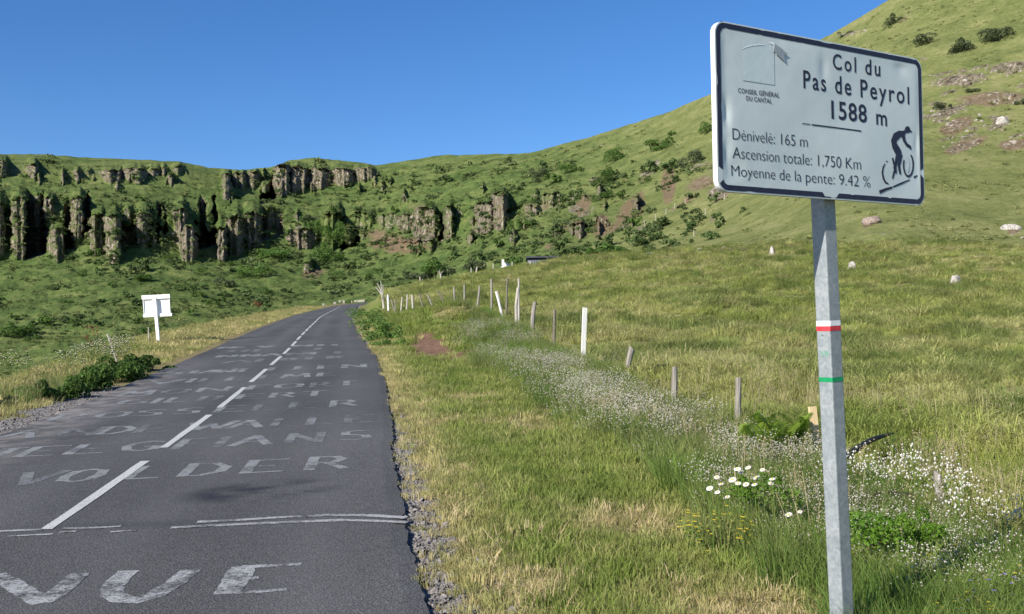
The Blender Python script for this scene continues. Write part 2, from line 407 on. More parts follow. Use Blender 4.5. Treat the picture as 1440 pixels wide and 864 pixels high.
# turned-down edge
Xe = np.concatenate([Xrd[:, :1]-0.01, Xrd, Xrd[:, -1:]+0.01+0.01*vnoise(yr/0.07, 2.2)[:, None]], 1)
Ze = np.concatenate([Zrd[:, :1]-0.12, Zrd, Zrd[:, -1:]-0.12], 1)
Ye = np.concatenate([Yr[:, :1], Yr, Yr[:, :1]], 1)
P_s = on_road(370, 690); P_s2 = on_road(200, 738)
wn = 0.35*fbm(Xe/0.25, Ye/0.25, 1, 3)
stain = 1.6*np.exp(-(((Xe-P_s[0])*1.0/0.58)**2+((Ye-P_s[1]-0.25*(Xe-P_s[0]))/0.42)**2)**2)*np.clip(0.45+4.5*wn, 0, 1)
stain = stain + 0.35*np.exp(-(((Xe-P_s2[0])/0.7)**2+((Ye-P_s2[1])/0.12)**2))
lane_w = Xr(Ye)-Xc(Ye); latR = (Xe-Xc(Ye))/np.maximum(lane_w, .5); latL = (Xc(Ye)-Xe)/np.maximum(Xc(Ye)-Xl(Ye), .5)
wheel = sum(np.exp(-((q-c_)/.11)**2) for q in (latR, latL) for c_ in (.27, .75))*(0.7+0.5*fbm(Xe/1.2, Ye/5, 4, 2))
edge_a = np.exp(-((Xe-xl[:, None])/0.7)**2)*(1-sstep(20, 30, Ye))
road = grid_mesh('road', np.stack([Xe, Ye, Ze], -1), MA, dict(stain=np.clip(stain, 0, 1), edge=edge_a, wheel=np.clip(wheel, 0, 1)), smooth=False)
tag(road, kind='structure')
ROADUP = 0.0045
def strip(name, pts, wid, m, parent=road, lift=ROADUP, rough_=0.006):
    V = []; Fs = []
    for k, pnt in enumerate(pts):
        a = np.array(pts[max(k-1, 0)][:2]); b = np.array(pts[min(k+1, len(pts)-1)][:2]); tdir = (b-a)/(np.linalg.norm(b-a)+1e-9)
        nn = np.array([tdir[1], -tdir[0]]); wv = wid[k] if hasattr(wid, '__len__') else wid
        for s in (-1, 1):
            q = np.array(pnt[:2])+s*nn*wv/2 + nn*random.uniform(-rough_, rough_)
            V.append((q[0], q[1], G*q[1]+lift))
    for k in range(len(pts)-1): Fs.append((2*k, 2*k+1, 2*k+3, 2*k+2))
    return mesh_obj(name, V, Fs, m, parent)
# centre line
def dash(ya, yb):
    n = 8; strip('centre_line_dash', [(float(Xc(ya+(yb-ya)*k/n)), ya+(yb-ya)*k/n) for k in range(n+1)], 0.092, M_LINE)
D_ = [(8.07, 11.25), (12.2, 15.4), (16.35, 19.75), (20.9, 24.4), (25.7, 29.1), (30.2, 33.4)]
Yd = 34.6
while Yd < 125: D_.append((Yd, Yd+3.3)); Yd += 4.35
D_ += [(3.8, 7.0)]
for a, b in D_: dash(a, b)
# two old transverse lines
def tl(pix, wid): 
    pts = [on_road(*q)[:2] for q in pix]
    ds = np.concatenate([[0], np.cumsum([np.linalg.norm(pts[i+1]-pts[i]) for i in range(len(pts)-1)])])
    s = np.linspace(0, ds[-1], max(6, int(ds[-1]/0.12))); P = np.array(pts)
    strip('transverse_line', list(zip(np.interp(s, ds, P[:, 0]), np.interp(s, ds, P[:, 1]))), wid, M_BAND, rough_=0.008)
tl([(277, 735), (330, 732.5), (400, 728), (470, 725), (520, 725.5), (571, 729)], 0.075)
tl([(240, 743), (300, 739.5), (380, 736.5), (470, 732.5), (520, 732.8), (573, 735.5)], 0.075)
tl([(-30, 750), (20, 747), (60, 745.5)], 0.05); tl([(88, 744), (140, 742.5), (170, 741)], 0.05); tl([(155, 749), (192, 746.5)], 0.05)
tl([(10, 755), (75, 752)], 0.04); tl([(84, 749), (108, 748)], 0.05)
# hand-painted capitals, as brush strokes in a 1 x 1 cell
ST = {'A': [[(0, 0), (.5, 1), (1, 0)], [(.22, .38), (.78, .38)]], 'B': [[(.06, 0), (.06, 1), (.7, .95), (.85, .75), (.6, .52), (.06, .5)], [(.6, .52), (.95, .28), (.7, .03), (.06, 0)]],
      'D': [[(.06, 0), (.06, 1), (.6, .95), (.95, .6), (.9, .25), (.5, 0), (.06, 0)]], 'E': [[(1, 1), (.08, 1), (.08, 0), (1, 0)], [(.08, .5), (.7, .5)]],
      'F': [[(.08, 0), (.08, 1), (1, 1)], [(.08, .5), (.7, .5)]], 'G': [[(.95, .88), (.6, 1), (.2, .85), (.04, .5), (.2, .12), (.6, 0), (.95, .12), (.95, .42), (.6, .42)]],
      'I': [[(.5, 0), (.5, 1)]], 'L': [[(.1, 1), (.1, 0), (1, 0)]], 'M': [[(0, 0), (.12, 1), (.5, .3), (.88, 1), (1, 0)]], 'N': [[(.05, 0), (.05, 1), (.95, 0), (.95, 1)]],
      'O': [[(.5, 0), (.12, .15), (.02, .5), (.12, .85), (.5, 1), (.88, .85), (.98, .5), (.88, .15), (.5, 0)]], 'R': [[(.08, 0), (.08, 1), (.7, .97), (.9, .75), (.7, .5), (.08, .48)], [(.5, .48), (1, 0)]],
      'S': [[(.95, .9), (.5, 1), (.1, .85), (.15, .6), (.85, .42), (.92, .15), (.5, 0), (.05, .1)]], 'T': [[(0, 1), (1, 1)], [(.5, 1), (.5, 0)]],
      'U': [[(.05, 1), (.05, .3), (.25, .03), (.75, .03), (.95, .3), (.95, 1)]], 'V': [[(0, 1), (.5, 0), (1, 1)]], 'W': [[(0, 1), (.28, 0), (.5, .7), (.72, 0), (1, 1)]]}
def painted_row(base, hpx, items, vth, hth, mi=0, ex=3):
    (xa, ya), (xb, yb) = base
    for ch, x0, x1 in items:
        m = M_CHALK[mi if mi == 2 or random.random() < 0.7 else 1]
        xm = (x0+x1)/2; yb_ = lambda x: ya+(yb-ya)*(x-xa)/(xb-xa)
        A0 = on_road(x0, yb_(x0))[:2]; B0 = on_road(x1, yb_(x1))[:2]
        up = np.array([Xc(A0[1]+2)-Xc(A0[1]-1), 3.0]); up /= np.linalg.norm(up)
        # stretch so that the letter is as tall as in the photograph
        top = on_road(xm, yb_(xm)-hpx)[1]-on_road(xm, yb_(xm))[1]; up = up*top/up[1]
        wv = B0-A0; L = np.linalg.norm(wv); wdir = wv/L; V = []; Fs = []
        for st in ST[ch]:
            P = [A0 + wv*u + up*v for u, v in st]
            for k in range(len(P)-1):
                a, b = P[k], P[k+1]; dd = b-a; ln = np.linalg.norm(dd)+1e-9; dd = dd/ln
                # a wide roller: strokes along the road come out wider than strokes across it
                al = abs(dd@(up/np.linalg.norm(up)))**ex; th = hth+(vth-hth)*al
                nn = np.array([dd[1], -dd[0]]); ns = max(1, int(ln/0.12)); base_i = len(V)
                for q in range(ns+1):
                    c0 = a+dd*(ln*q/ns)
                    if q == 0: c0 = c0-dd*th*0.3
                    if q == ns: c0 = c0+dd*th*0.3
                    for s in (-1, 1):
                        e = c0+nn*s*th/2*(1+random.uniform(-.12, .12)); V.append((e[0], e[1], G*e[1]+ROADUP-0.0022+0.0004*len(Fs)/40))
                for q in range(ns): Fs.append((base_i+2*q, base_i+2*q+1, base_i+2*q+3, base_i+2*q+2))
        mesh_obj('painted_letter', V, Fs, m, road)
def painted_strokes(strokes):            # one letter rolled on by hand: each stroke is pixels of the photograph laid on the road
    V = []; Fs = []
    for pix, th in strokes:
        P = [on_road(*q)[:2] for q in pix]; S_k = [P[0]]
        for k in range(len(P)-1):
            ln = np.linalg.norm(P[k+1]-P[k]); ns = max(1, int(ln/0.05))
            for q in range(1, ns+1): S_k.append(P[k]+(P[k+1]-P[k])*q/ns)
        base_i = len(V)
        for k in range(len(S_k)):
            d = S_k[min(k+2, len(S_k)-1)]-S_k[max(k-2, 0)]; d = d/(np.linalg.norm(d)+1e-9); nn = np.array([d[1], -d[0]])
            for sg in (-1, 1):
                e = S_k[k]+nn*sg*th/2*(1+random.uniform(-.10, .10)); V.append((e[0], e[1], G*e[1]+ROADUP-.0022+.0004*len(Fs)/40))
        for q in range(len(S_k)-1): Fs.append((base_i+2*q, base_i+2*q+1, base_i+2*q+3, base_i+2*q+2))
    mesh_obj('painted_letter', V, Fs, M_CHALK[2], road)
painted_strokes([([(-8, 809), (14, 820), (38, 835), (62, 848)], .135), ([(58, 848), (76, 838), (95, 822), (113, 807)], .13)])
painted_strokes([([(182, 803), (170, 812), (158, 826), (158, 836), (170, 843), (192, 845), (218, 837), (242, 823), (256, 812), (268, 802)], .135)])
painted_strokes([([(343, 797), (332, 815), (319, 836)], .165), ([(340, 798), (380, 796), (424, 794)], .07), ([(332, 816), (364, 813)], .08), ([(322, 834), (360, 833), (404, 829)], .055)])
painted_row(((6, 683), (430, 661)), 17, [('V', 6, 62), ('O', 76, 128), ('L', 172, 220), ('D', 252, 312), ('E', 340, 396), ('R', 431, 483)], 0.115, 0.05, 0)
painted_row(((17, 643), (477, 620)), 13, [('T', -28, 10), ('E', 20, 72), ('E', 90, 142), ('G', 165, 216), ('F', 244, 278), ('I', 297, 312), ('A', 325, 376), ('N', 402, 450), ('S', 478, 520)], 0.115, 0.05, 0)
painted_row(((73, 614), (486, 595)), 10, [('A', -10, 42), ('N', 76, 130), ('D', 134, 178), ('E', 188, 232), ('W', 258, 322), ('A', 321, 364), ('L', 381, 415), ('L', 431, 468), ('E', 486, 524)], 0.115, 0.05, 0)
painted_row(((66, 592), (465, 572)), 8, [('R', 66, 108), ('O', 129, 172), ('S', 184, 222), ('S', 242, 276), ('E', 300, 341), ('L', 355, 386), ('E', 406, 443), ('R', 465, 499)], 0.115, 0.05, 0)
painted_row(((160, 569.5), (379, 559.5)), 6.3, [('G', 161, 200), ('I', 208, 222), ('L', 231, 262), ('B', 277, 310), ('E', 331, 365), ('R', 379, 411), ('T', 424, 458)], 0.12, 0.055, 0)
painted_row(((166, 557), (436, 544.3)), 5.8, [('M', 167, 208), ('O', 224, 260), ('N', 275, 318), ('F', 347, 374), ('O', 386, 423), ('R', 437, 462), ('T', 474, 500)], 0.13, 0.06, 0)
painted_row(((201, 541), (446, 529.6)), 5, [('V', 203, 250), ('I', 259, 270), ('L', 279, 303), ('L', 317, 340), ('E', 364, 385), ('M', 397, 432), ('E', 447, 470)], 0.14, 0.06, 0)
painted_row(((229, 527), (483, 517.5)), 4.2, [('S', 229, 252), ('T', 257, 280), ('A', 280, 310), ('N', 297, 327), ('I', 334, 342), ('F', 378, 388), ('E', 415, 433), ('E', 448, 472), ('N', 483, 513)], 0.16, 0.06, 0)
painted_row(((312, 511), (462, 504.5)), 3.4, [('A', 313, 349), ('I', 358, 366), ('O', 396, 412), ('F', 432, 448), ('R', 462, 480)], 0.2, 0.09, 1)
painted_row(((305, 503), (436, 498.6)), 2.8, [('N', 305, 328), ('N', 339, 360), ('A', 370, 392), ('N', 405, 430), ('I', 436, 442), ('I', 471, 477)], 0.2, 0.1, 0)
painted_row(((319, 495.5), (464, 491.5)), 2.4, [('I', 319, 327), ('I', 339, 346), ('I', 355, 362), ('E', 445, 463)], 0.22, 0.1, 1)
painted_row(((308, 490.5), (463, 486.5)), 2.2, [('N', 309, 328), ('I', 335, 341), ('V', 362, 382), ('N', 415, 436), ('L', 449, 462), ('I', 468, 473)], 0.22, 0.1, 0)
# transverse crack in the far lane
strip('road_crack', [on_road(314, 478.5)[:2], on_road(330, 477)[:2], on_road(350, 475.3)[:2], on_road(369, 474)[:2]], [0.35, 0.25, 0.16, 0.06], simple('crack_tar', (0.012, 0.012, 0.014), (0.03, 0.03, 0.032)), lift=0.006)

# ------------------------------------------------------------------ the cirque and the summit slope
RIDGE = np.array([(-700, 215), (0, 217), (60, 217), (130, 222), (250, 227), (290, 235), (345, 239), (380, 236), (405, 226), (440, 222), (500, 228), (530, 233), (560, 228), (620, 218),
                  (700, 217), (745, 215), (790, 203), (830, 193), (870, 180), (940, 158), (1005, 130), (1090, 90), (1165, 50), (1200, 30), (1250, 0), (1330, -50), (1440, -110), (2200, -420)], float)
T_X = [-700, -300, 0, 200, 350, 500, 620, 730, 870, 1005, 1170, 1440, 2200]
T_P = {  # pixel row of each control line, bottom to top (the last is the ridge)
 -700: [(760, 90), (620, 150), (520, 220), (430, 330), (330, 352), (260, 390)], -300: [(720, 105), (580, 170), (480, 240), (390, 335), (300, 357), (255, 395)],
 0: [(680, 120), (540, 200), (450, 262), (365, 335), (283, 352), (250, 390)], 200: [(620, 135), (510, 210), (435, 265), (362, 335), (292, 353), (255, 395)],
 350: [(560, 160), (470, 240), (415, 295), (352, 360), (290, 380), (262, 415)], 500: [(510, 195), (430, 270), (392, 320), (352, 365), (295, 388), (258, 425)],
 620: [(460, 215), (405, 262), (380, 295), (345, 335), (285, 362), (250, 400)], 730: [(430, 185), (388, 215), (365, 245), (330, 285), (280, 325), (245, 365)],
 870: [(405, 162), (368, 190), (345, 220), (310, 258), (260, 300), (215, 340)], 1005: [(390, 132), (355, 155), (325, 190), (280, 225), (230, 265), (175, 305)],
 1170: [(385, 114), (350, 127), (300, 150), (240, 182), (180, 218), (110, 262)], 1440: [(385, 110), (350, 120), (280, 145), (200, 175), (110, 205), (0, 240)],
 2200: [(420, 100), (350, 112), (220, 135), (90, 160), (-60, 190), (-230, 225)]}
RD = {-700: 440, -300: 445, 0: 445, 200: 450, 350: 455, 500: 460, 620: 445, 730: 410, 870: 378, 1005: 342, 1170: 300, 1440: 275, 2200: 260}
colx = np.concatenate([np.arange(-700, -60, 6.0), np.arange(-60, 1500, 1.35), np.arange(1500, 2200.1, 8.0)])
rowv = np.linspace(0, 1, 440)
ridge_y = np.interp(colx, RIDGE[:, 0], RIDGE[:, 1])
ker = np.hanning(15); ker /= ker.sum()
ridge_y = np.convolve(np.pad(ridge_y, 7, 'edge'), ker, 'valid')
ridge_y += 1.2*fbm(colx/14, 0.5, 0, 3)
def cosi(x, xs, ys):
    xs = np.array(xs, float); ys = np.array(ys, float)
    i = np.clip(np.searchsorted(xs, x)-1, 0, len(xs)-2); t_ = (x-xs[i])/(xs[i+1]-xs[i]); t_ = np.clip(t_, 0, 1)
    m = np.gradient(ys, xs); h = xs[i+1]-xs[i]
    return (2*t_**3-3*t_**2+1)*ys[i]+(t_**3-2*t_**2+t_)*h*m[i]+(-2*t_**3+3*t_**2)*ys[i+1]+(t_**3-t_**2)*h*m[i+1]
cpy = np.array([cosi(colx, T_X, [T_P[a][k][0] for a in T_X]) for k in range(6)]+[ridge_y])
cpd = np.array([cosi(colx, T_X, [T_P[a][k][1] for a in T_X]) for k in range(6)]+[cosi(colx, T_X, [RD[a] for a in T_X])])
nC = len(colx); nR = len(rowv)
PY = cpy[0][None]*(1-rowv[:, None])+cpy[-1][None]*rowv[:, None]         # picture row of each grid line
PXg = np.repeat(colx[None], nR, 0)
def base_depth(j, py):                                                  # smooth depth of column j at row(s) py
    return np.interp(-py, -cpy[:, j], cpd[:, j])
BD = np.stack([base_depth(j, PY[:, j]) for j in range(nC)], 1)
ksm = np.hanning(41); ksm /= ksm.sum()
BD = np.apply_along_axis(lambda c_: np.convolve(np.pad(c_, 20, mode='reflect', reflect_type='odd'), ksm, 'valid'), 0, BD)
Dm = BD.copy(); ROCK = np.zeros_like(BD); SCREE = np.zeros_like(BD); BW = np.zeros_like(BD)
# buttresses: left, right, top, foot, how far grass rounds the top off, strength of bare rock
BUT = [(-60, -30, 280, 372, 18, 1), (-22, 9, 284, 366, 20, .9), (16, 37, 277, 366, 16, .75), (61, 77, 279, 312, 12, .9), (67, 92, 320, 367, 10, .75), (99, 119, 276, 340, 16, .8),
       (126, 148, 300, 360, 14, .75), (146, 172, 303, 374, 16, .8), (172, 189, 296, 318, 10, .7), (191, 212, 299, 351, 20, .9), (243, 264, 293, 350, 20, 1), (254, 277, 320, 371, 8, 1),
       (304, 322, 318, 369, 16, 1), (318, 345, 304, 362, 16, 1), (340, 369, 298, 352, 14, 1.05),
       (-20, 12, 226, 252, 12, .8), (37, 54, 230, 254, 10, .9), (103, 114, 240, 256, 8, 1), (120, 131, 242, 252, 8, .8), (140, 174, 239, 259, 8, .95), (170, 208, 237, 260, 8, .9), (206, 228, 237, 252, 8, .8),
       (225, 236, 236, 250, 7, .9), (240, 262, 234, 246, 7, .7), (310, 327, 245, 285, 10, .8), (325, 352, 243, 268, 8, .9), (345, 366, 242, 266, 6, 1), (368, 372, 240, 262, 6, .5),
       (384, 410, 232, 276, 5, 1), (406, 434, 234, 270, 6, 1.0), (430, 468, 235, 266, 6, 1), (462, 500, 236, 262, 6, 1), (494, 530, 236, 256, 6, .95),
       (404, 446, 322, 352, 16, .9), (424, 442, 368, 386, 8, .7), (452, 482, 300, 352, 24, .25), (482, 500, 318, 345, 14, .5),
       (484, 530, 300, 322, 12, .4), (528, 560, 302, 322, 8, .6), (556, 586, 302, 330, 10, .85), (582, 613, 292, 344, 10, .95), (624, 638, 288, 340, 8, .7),
       (668, 694, 286, 336, 10, .95), (690, 714, 272, 328, 8, .95), (735, 760, 290, 306, 8, .7), (757, 790, 272, 290, 8, .6), (800, 824, 316, 338, 10, .9), (838, 848, 262, 282, 6, .8),
       (888, 900, 275, 300, 6, .7), (556, 620, 340, 360, 14, .35)]
jx = fbm(PXg*0+3, PY/4.0, 0, 3)
_r = random.Random(21)
for _k in range(70):                    # lesser crags between the big ones
    xx = _r.choice([_r.uniform(-40, 560), _r.uniform(500, 900)]); rr_ = np.interp(xx, RIDGE[:, 0], RIDGE[:, 1]); band_ = _r.random()
    yy = rr_+_r.uniform(16, 36) if (band_ < .45 and xx < 560) else rr_+_r.uniform(60, 120) if xx < 560 else rr_+_r.uniform(40, 115)
    if xx > 700: yy = _r.uniform(262, 335)
    hh_ = _r.uniform(5, 18); BUT.append((xx, xx+_r.uniform(4, 13), yy, yy+hh_, 7, _r.uniform(.55, .95)))
for (x0, x1, yt, yb, mr, st_) in BUT:
    js = np.where((colx > x0-8) & (colx < x1+8))[0]
    if not len(js): continue
    for j in js:
        x = colx[j]; py = PY[:, j]
        wob_l = 3.4*vnoise(py/7.0, x0*0.7)+1.5*vnoise(py/2.2, x0*1.3); wob_r = 3.4*vnoise(py/7.0, x1*0.7+9)+1.5*vnoise(py/2.2, x1*1.1)
        u = (x-x0)/(x1-x0)
        top = yt+2.2*vnoise(x/4.5, yt*0.1)+6*(abs(u-.5)*2)**3; foot = yb+3.0*vnoise(x/4.0, yb*0.1)-10*(abs(u-.5)*2)**2.5
        foot = max(foot, top+6)
        wgt = sstep(x0-1.0, x0+1.6, x-wob_l)*(1-sstep(x1-1.6, x1+0.8, x-wob_r))
        if wgt.max() <= 0: continue
        fd = np.interp(-foot, -PY[:, j], BD[:, j]); td = np.interp(-(top-mr), -PY[:, j], BD[:, j])
        face = fd+(BD[:, j]-fd)*0.10
        fr_ = np.clip((foot-py)/(foot-top), 0, 1)*3.2+0.8*vnoise(x/6.0, x0*.3); fl_ = np.floor(fr_); ff_ = fr_-fl_; stair = (fl_+sstep(.72, 1, ff_))/3.2; led = sstep(.70, .8, ff_)*(1-sstep(.97, 1., ff_))
        face = face+np.clip(stair, 0, 1.2)*0.22*(BD[:, j]-fd)
        ftop = fd+(np.interp(-top, -PY[:, j], BD[:, j])-fd)*0.10
        sc_t = np.clip((top-py)/mr, 0, 1); lat = np.clip(1-sc_t*(2*abs(u-.5))**2*1.1, 0, 1)*(1-sc_t)**1.5; cap = BD[:, j]-(BD[:, j]-ftop)*lat
        d_ = np.where(py >= foot, BD[:, j], np.where(py >= top, face, np.where(py >= top-mr, cap, BD[:, j])))
        rib = 1.2*vnoise(x/3.2, yt*0.3, 5)+0.6*vnoise(x/1.6, yt*0.3, py/30)
        d_ = d_+np.where((py < foot), rib*np.clip(1-(top-py)/(mr*.5), 0, 1), 0)
        Dm[:, j] = np.minimum(Dm[:, j], BD[:, j]*(1-wgt)+d_*wgt)
        BW[:, j] = np.maximum(BW[:, j], wgt*sstep(foot+6, foot-2, py))
        rk = wgt*sstep(foot+1, foot-3, py)*sstep(top-2.5, top+1.5, py)*st_*(1-.45*led)
        ROCK[:, j] = np.maximum(ROCK[:, j], rk)
# hollows between the buttresses: bare wall set back a little, in the buttress's shade
HOL = [(36, 66, 274, 362, 18), (76, 104, 286, 356, 18), (118, 130, 274, 334, 10), (164, 193, 303, 352, 15), (208, 232, 284, 345, 15), (266, 308, 278, 350, 20), (366, 398, 294, 338, 18), (364, 390, 243, 284, 20),
       (318, 326, 252, 284, 7), (480, 504, 296, 352, 15), (612, 624, 298, 342, 10), (52, 62, 246, 256, 7)]
for (x0, x1, yt, yb, dd) in HOL:
    wx = sstep(x0-3, x0+3, PXg+3*jx)*(1-sstep(x1-5, x1+5, PXg+4*jx)); foot_ = yb-0.30*(PXg-(x0+x1)/2)+2*jx
    wall = np.stack([np.interp(-(yt-2+5*vnoise(colx[j]/7, yt)), -PY[:, j], BD[:, j]) for j in range(nC)])[None]+dd*0.12+1.0*fbm(PXg/4, PY/9, yt, 2)
    low_ = 1-sstep(foot_-7, foot_+2, PY); rec = np.maximum(wall-BD, 0)*wx*low_*(1-BW); Dm = Dm+rec; ROCK = np.maximum(ROCK, 0.8*sstep(1.5, 5, rec))
# outcrops and bare earth as soft patches: x, y, half width, half height, tilt, rock, scree
PAT = [(425, 338, 22, 16, 0, .3, .8), (560, 345, 55, 14, -.05, .3, 1.0), (530, 330, 30, 12, 0, .3, .7), (440, 385, 22, 14, .1, .25, .7), (705, 300, 24, 30, 0, .35, .5), (745, 300, 16, 22, .6, .5, .6), (770, 290, 24, 14, .4, .5, .5),
       (815, 325, 18, 18, 0, .3, .8), (845, 318, 14, 24, .5, .2, .9), (880, 300, 20, 26, .5, .2, .8), (940, 262, 12, 30, .35, .1, 1.1), (905, 250, 22, 14, .2, .2, .5), (985, 260, 30, 14, .3, .5, .7),
       (965, 285, 24, 8, .5, .2, .6), (820, 290, 16, 22, .6, .3, .8), (860, 325, 30, 10, .4, .2, .8), (900, 290, 10, 26, .6, .3, .8), (790, 325, 20, 10, .4, .4, .7), (455, 247, 72, 9, 0, .7, .1), (350, 254, 40, 10, 0, .55, .1), (20, 240, 40, 9, 0, .5, .1), (150, 246, 60, 8, 0, .5, .1), (240, 300, 60, 12, 0, .4, .2), (60, 300, 80, 14, 0, .45, .2), (1000, 235, 14, 12, 0, .5, .5), (775, 352, 12, 7, 0, .1, .7), (1350, 112, 50, 10, .12, 1, .5), (1420, 95, 40, 9, .1, 1.0, .5), (1330, 160, 26, 10, .3, .9, .6), (1400, 140, 60, 12, .05, .6, .9), 
       (1345, 178, 28, 12, .35, .6, 1), (1355, 206, 34, 10, .35, .7, 1), (1425, 205, 26, 9, .1, .6, 1), (1320, 150, 12, 10, 0, .8, .5), (1405, 172, 16, 10, 0, .9, .5), (1223, 312, 12, 7, .4, .5, 1), (1180, 342, 12, 4, 0, .4, .5),
       (1240, 330, 26, 3, 0, .5, .4), (1425, 325, 14, 7, 0, .5, .6), (1195, 48, 22, 4, .2, .8, .2), (1270, 22, 16, 14, .8, .4, .4), (1300, 60, 40, 6, .15, .1, .2), (1010, 272, 20, 12, .1, .8, .7), (990, 178, 10, 5, 0, .4, 0), (845, 205, 14, 5, .3, .5, 0),
       (480, 245, 60, 14, 0, .35, .1), (40, 320, 60, 45, 0, .15, .35), (170, 320, 90, 40, 0, .1, .3), (720, 228, 14, 4, 0, .5, 0), (640, 238, 20, 5, 0, .4, 0), (590, 300, 40, 20, 0, .15, .5)]
for _k in range(34):
    PAT.append((_r.uniform(1290, 1460), _r.uniform(80, 222), _r.uniform(6, 18), _r.uniform(2.5, 6), _r.uniform(0, .3), _r.uniform(.6, 1.0), _r.uniform(.3, .9)))
for _k in range(16): PAT.append((_r.uniform(780, 1010), _r.uniform(225, 330), _r.uniform(5, 14), _r.uniform(3, 7), _r.uniform(.2, .6), _r.uniform(.5, .9), _r.uniform(.2, .7)))
for (a, b, rx, ry, tl_, rk, sc) in PAT:
    dx = (PXg-a); dy = (PY-b)+tl_*dx
    g_ = np.exp(-((dx/rx)**2+(dy/ry)**2)**1.3); ROCK = np.maximum(ROCK, g_*rk); SCREE = np.maximum(SCREE, g_*sc)
# (generated patches join the listed ones above)
# to world, then real relief
dirs = fw[None, None]+((PXg-CX)/F)[..., None]*cr-((PY-CY)/F)[..., None]*cu
Pf = CAM+dirs*(Dm/dirs[..., 1])[..., None]
X, Y, Z = Pf[..., 0], Pf[..., 1], Pf[..., 2]
sm = sstep(740, 1000, PXg)*0.55                       # the right-hand slope is smoother turf
nearr = sstep(120, 260, Dm)
hum = (1.5*fbm(X/24, Y/24, Z/12, 3)+0.9*fbm(X/7, Y/7, Z/3.2, 3)+0.75*np.maximum(fbm(X/2.2, Y/2.2, Z/1.3, 3), -0.25))*(1-sm)*(0.45+0.55*nearr)
track = 0.16*vnoise(X/14, Y/14, Z/0.85)
ridgefade = 1-0.85*sstep(0.93, 1.0, rowv)[:, None]
rockn = ROCK*(1.5*vnoise(X/2.6, Y/9, Z/14)+0.9*np.abs(vnoise(X/1.1, Y/6, Z/4.5))+0.6*fbm(X/1.4, Y/1.4, Z/1.4, 2))
outc = (PXg > 1150)*ROCK*(1.3*np.abs(fbm(X/2.2, Y/2.2, Z/1.3, 3))*2)
Z2 = Z+(hum+track)*ridgefade*(1-0.6*np.clip(ROCK, 0, 1))
Y2 = Y-rockn*(PXg < 1150)-outc
Pf = np.stack([X, Y2, Z2], -1)
# the far side, falling away behind the ridge
bk = []
for dy, dz in ((4, 0.2), (12, -1.5), (40, -10), (120, -50), (260, -130)):
    r_ = Pf[-1].copy(); r_[:, 1] += dy; r_[:, 2] += dz; bk.append(r_)
Pall = np.concatenate([Pf, np.stack(bk)], 0)
padr = lambda a: np.concatenate([a, np.zeros((5, nC))], 0)
MF, t, p = mat('hillside')
P_ = pos(t)
n1 = noise(t, 0.022, 4, 0.6, P_); n2 = noise(t, 0.14, 4, 0.65, P_); n3 = noise(t, 1.1, 5, 0.8, P_); n4 = noise(t, 1.6, 4, 0.7, scaled(t, P_, (1, 1, 0.18)))
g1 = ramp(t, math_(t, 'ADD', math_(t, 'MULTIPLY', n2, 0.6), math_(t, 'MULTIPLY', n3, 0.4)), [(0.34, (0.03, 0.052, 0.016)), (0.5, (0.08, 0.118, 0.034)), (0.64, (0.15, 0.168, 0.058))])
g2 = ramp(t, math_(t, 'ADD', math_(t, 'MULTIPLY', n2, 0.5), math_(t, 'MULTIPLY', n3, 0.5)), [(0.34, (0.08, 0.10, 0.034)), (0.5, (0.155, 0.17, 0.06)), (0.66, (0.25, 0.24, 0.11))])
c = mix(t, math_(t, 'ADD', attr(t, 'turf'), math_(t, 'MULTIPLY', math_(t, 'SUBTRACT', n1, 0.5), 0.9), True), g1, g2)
sc = math_(t, 'ADD', attr(t, 'scree'), math_(t, 'MULTIPLY', math_(t, 'SUBTRACT', n2, 0.5), 1.1))
sccol = ramp(t, n3, [(0.3, (0.10, 0.062, 0.042)), (0.55, (0.17, 0.115, 0.08)), (0.72, (0.13, 0.13, 0.05))])
c = mix(t, ramp(t, sc, [(0.42, 0.0), (0.7, 0.85)]), c, sccol)
rk = math_(t, 'ADD', attr(t, 'rock'), math_(t, 'MULTIPLY', math_(t, 'SUBTRACT', math_(t, 'ADD', math_(t, 'MULTIPLY', n3, 0.6), math_(t, 'MULTIPLY', n4, 0.4)), 0.5), 3.2))
rcol = ramp(t, n4, [(0.32, (0.04, 0.035, 0.027)), (0.46, (0.115, 0.096, 0.068)), (0.57, (0.205, 0.175, 0.13)), (0.70, (0.45, 0.40, 0.33))])
c = mix(t, ramp(t, rk, [(0.52, 0.0), (0.66, 1.0)]), c, rcol)
finish(t, p, c, 0.95, bump(t, n3, 0.8, 0.5), 0.05)
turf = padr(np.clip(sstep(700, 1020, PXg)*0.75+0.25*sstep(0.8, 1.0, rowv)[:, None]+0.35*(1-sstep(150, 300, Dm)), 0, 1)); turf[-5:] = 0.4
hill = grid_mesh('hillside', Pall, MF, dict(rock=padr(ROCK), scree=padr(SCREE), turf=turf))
tag(hill, kind='structure')
def on_hill(px, py):                     # nearest real point of the hillside behind this point of the photograph
    j = int(np.clip(np.searchsorted(colx, px), 0, nC-1)); i = int(np.clip(np.searchsorted(-PY[:, j], -py), 0, nR-1))
    return Pf[i, j]

